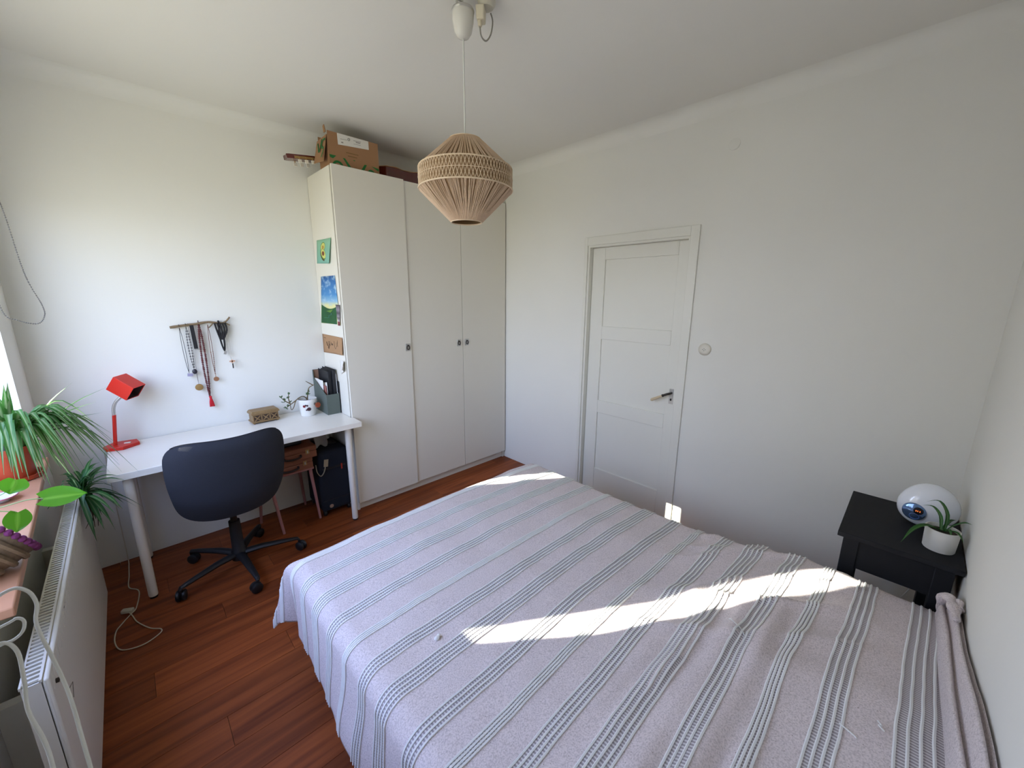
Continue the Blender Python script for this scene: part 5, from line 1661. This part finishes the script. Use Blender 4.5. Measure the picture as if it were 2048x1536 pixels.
def necklace(name, label, x0, x1, ztop_, zbot, mat, r=0.0014, spread=0.007, beads=None, n=40):
    """a cord doubled over the branch at x0, hanging to (x1, zbot)"""
    t = thing(name, (x1, YN - 0.012, zbot), label, 'necklace', 'necklaces on the branch')
    yb = YN - 0.0105
    L = []
    for sgn in (-1, 1):
        pts = []
        for i in range(n + 1):
            f = i / n
            x = x0 + (x1 - x0) * f + sgn * spread * sin(pi * min(1, f * 1.02)) ** 0.7
            z = ztop_ + (zbot - ztop_) * f
            y = yb + (0 if sgn < 0 else 0.004) + 0.006 * sm(f)
            pts.append(Vector((x, y, z)))
        L.append(pts)
    g = G()
    arcp = [Vector((x0, YN + 0.0105 * cos(a), ztop_ + 0.008 + 0.0105 * sin(a))) for a in (0.0, 0.8, 1.57, 2.3, pi)]
    g.tube(list(reversed(arcp)) , max(r, 0.001), 6)
    for pts in L:
        g.tube(pts, r, 6)
    g.build('string', mat, t)
    if beads:
        bm_, br_, step, f0 = beads
        g = G()
        for pts in L:
            d = 0; last = pts[0]
            fine = bez(pts, 200)
            for i, p in enumerate(fine):
                d += (p - last).length; last = p
                if d >= step and i / len(fine) >= f0:
                    d = 0; g.ball(p, br_ * (0.85 + 0.3 * random.random()), None, 8, 6)
        g.build('beads', bm_, t)['kind'] = 'stuff'
    return t


def pend(t, shapes):
    for nm, mat, fn in shapes:
        g = G(); fn(g); g.build(nm, mat, t, bevel=0)
    return t
yp = YN - 0.008
t = necklace('necklace', 'black cord necklace with a pale lilac stone, leftmost on the branch', -0.825, -0.815, 1.385, 1.105, m_blackcord, 0.0014, 0.006)
pend(t, [('stone', M('lilac_stone', (168, 160, 184), 0.3), lambda g: g.obox((-0.812, yp, 1.094), (0.026, 0.010, 0.018), rot('Y', 8)))])
t = necklace('necklace', 'black beaded necklace ending in a dark stone, second from left', -0.793, -0.788, 1.39, 1.125, m_blackcord, 0.0013, 0.007, (m_stone, 0.0042, 0.017, 0.1))
pend(t, [('stone', M('dark_stone', (44, 42, 52), 0.35), lambda g: g.ball((-0.787, yp, 1.112), (0.013, 0.008, 0.016)))])
t = thing('hair_clip', (-0.762, yp, 1.255), 'flat black strap hanging among the necklaces', 'strap')
g = G(); g.obox((-0.764, yp - 0.004, 1.325), (0.020, 0.005, 0.145), rot('Y', -2)); g.build('strap', m_blackcord, t, bevel=0.001)
g = G(); g.obox((-0.758, yp - 0.004, 1.248), (0.026, 0.007, 0.008)); g.build('clasp', m_chrome, t, bevel=0.001)
t = necklace('necklace', 'thin chain with a round brass medallion below the black strap', -0.782, -0.778, 1.39, 1.03, M('thin_chain', (110, 100, 92), 0.4, 0.6), 0.0008, 0.003)
pend(t, [('medallion', m_gold, lambda g: (g.lathe([(0, -0.003), (0.020, -0.003), (0.021, 0), (0.019, 0.003), (0.010, 0.004), (0, 0.005)], (-0.778, yp, 1.010), 22, frame_to((0, -1, 0))),))])
t = necklace('necklace', 'long dark red bead necklace with a red tassel, longest on the branch', -0.730, -0.732, 1.405, 0.945, M('dark_red_string', (70, 20, 22), 0.7), 0.0016, 0.010, (M('dark_red_bead', (92, 26, 26), 0.35), 0.0058, 0.0105, 0.0))
def tassel(g):
    for k in range(14):
        a = 2 * pi * k / 14
        g.tube([(-0.730 + 0.003 * cos(a), yp + 0.003 * sin(a), 0.935), (-0.729 + 0.009 * cos(a), yp + 0.007 * sin(a), 0.905), (-0.728 + 0.012 * cos(a), yp + 0.007 * sin(a), 0.875)], 0.0022, 5)
    g.ball((-0.730, yp, 0.938), 0.008)
pend(t, [('tassel', M('red_tassel', (198, 32, 44), 0.9), tassel)])
t = necklace('necklace', 'brown cord necklace with a round wooden disc, right of the red beads', -0.686, -0.686, 1.398, 1.085, M('brown_cord', (120, 76, 58), 0.7), 0.0016, 0.006, (M('brown_bead', (132, 92, 66), 0.5), 0.0028, 0.012, 0.55))
pend(t, [('wooden_disc', M('wood_disc', (150, 104, 72), 0.5, noise=(80, 0.2)), lambda g: (g.tube([(-0.686, yp, 1.085), (-0.686, yp, 1.062)], 0.0015, 5), g.lathe([(0, -0.003), (0.013, -0.003), (0.015, 0), (0.013, 0.003), (0, 0.003)], (-0.685, yp, 1.050), 18, frame_to((0, -1, 0)))))])
t = necklace('necklace', 'bundle of black ribbons with a small silver charm near the branch tip', -0.628, -0.618, 1.398, 1.225, m_blackcord, 0.0052, 0.010)
g = G()
for k in range(5):
    x = -0.650 + 0.013 * k
    g.tube(bez([(x, yp - 0.002, 1.405), (x + 0.006, yp - 0.006, 1.36), (-0.632 + 0.004 * k, yp - 0.003, 1.30)], 8), 0.0055, 6)
g.build('ribbons', m_blackcord, t)
pend(t, [('silver_charm', m_chrome, lambda g: g.obox((-0.617, yp, 1.214), (0.014, 0.006, 0.022), rot('Y', 20)))])
t = necklace('necklace', 'thin silver chain with coral cross and small key, rightmost on the branch', -0.597, -0.590, 1.40, 1.165, M('silver_chain', (170, 166, 162), 0.35, 0.7), 0.0008, 0.007)
pend(t, [('coral_cross', M('coral', (214, 160, 128), 0.5), lambda g: (g.obox((-0.587, yp, 1.155), (0.030, 0.006, 0.008)), g.obox((-0.587, yp, 1.155), (0.008, 0.006, 0.022)))),
         ('key', m_dark_metal, lambda g: g.obox((-0.586, yp, 1.125), (0.006, 0.004, 0.032)))])
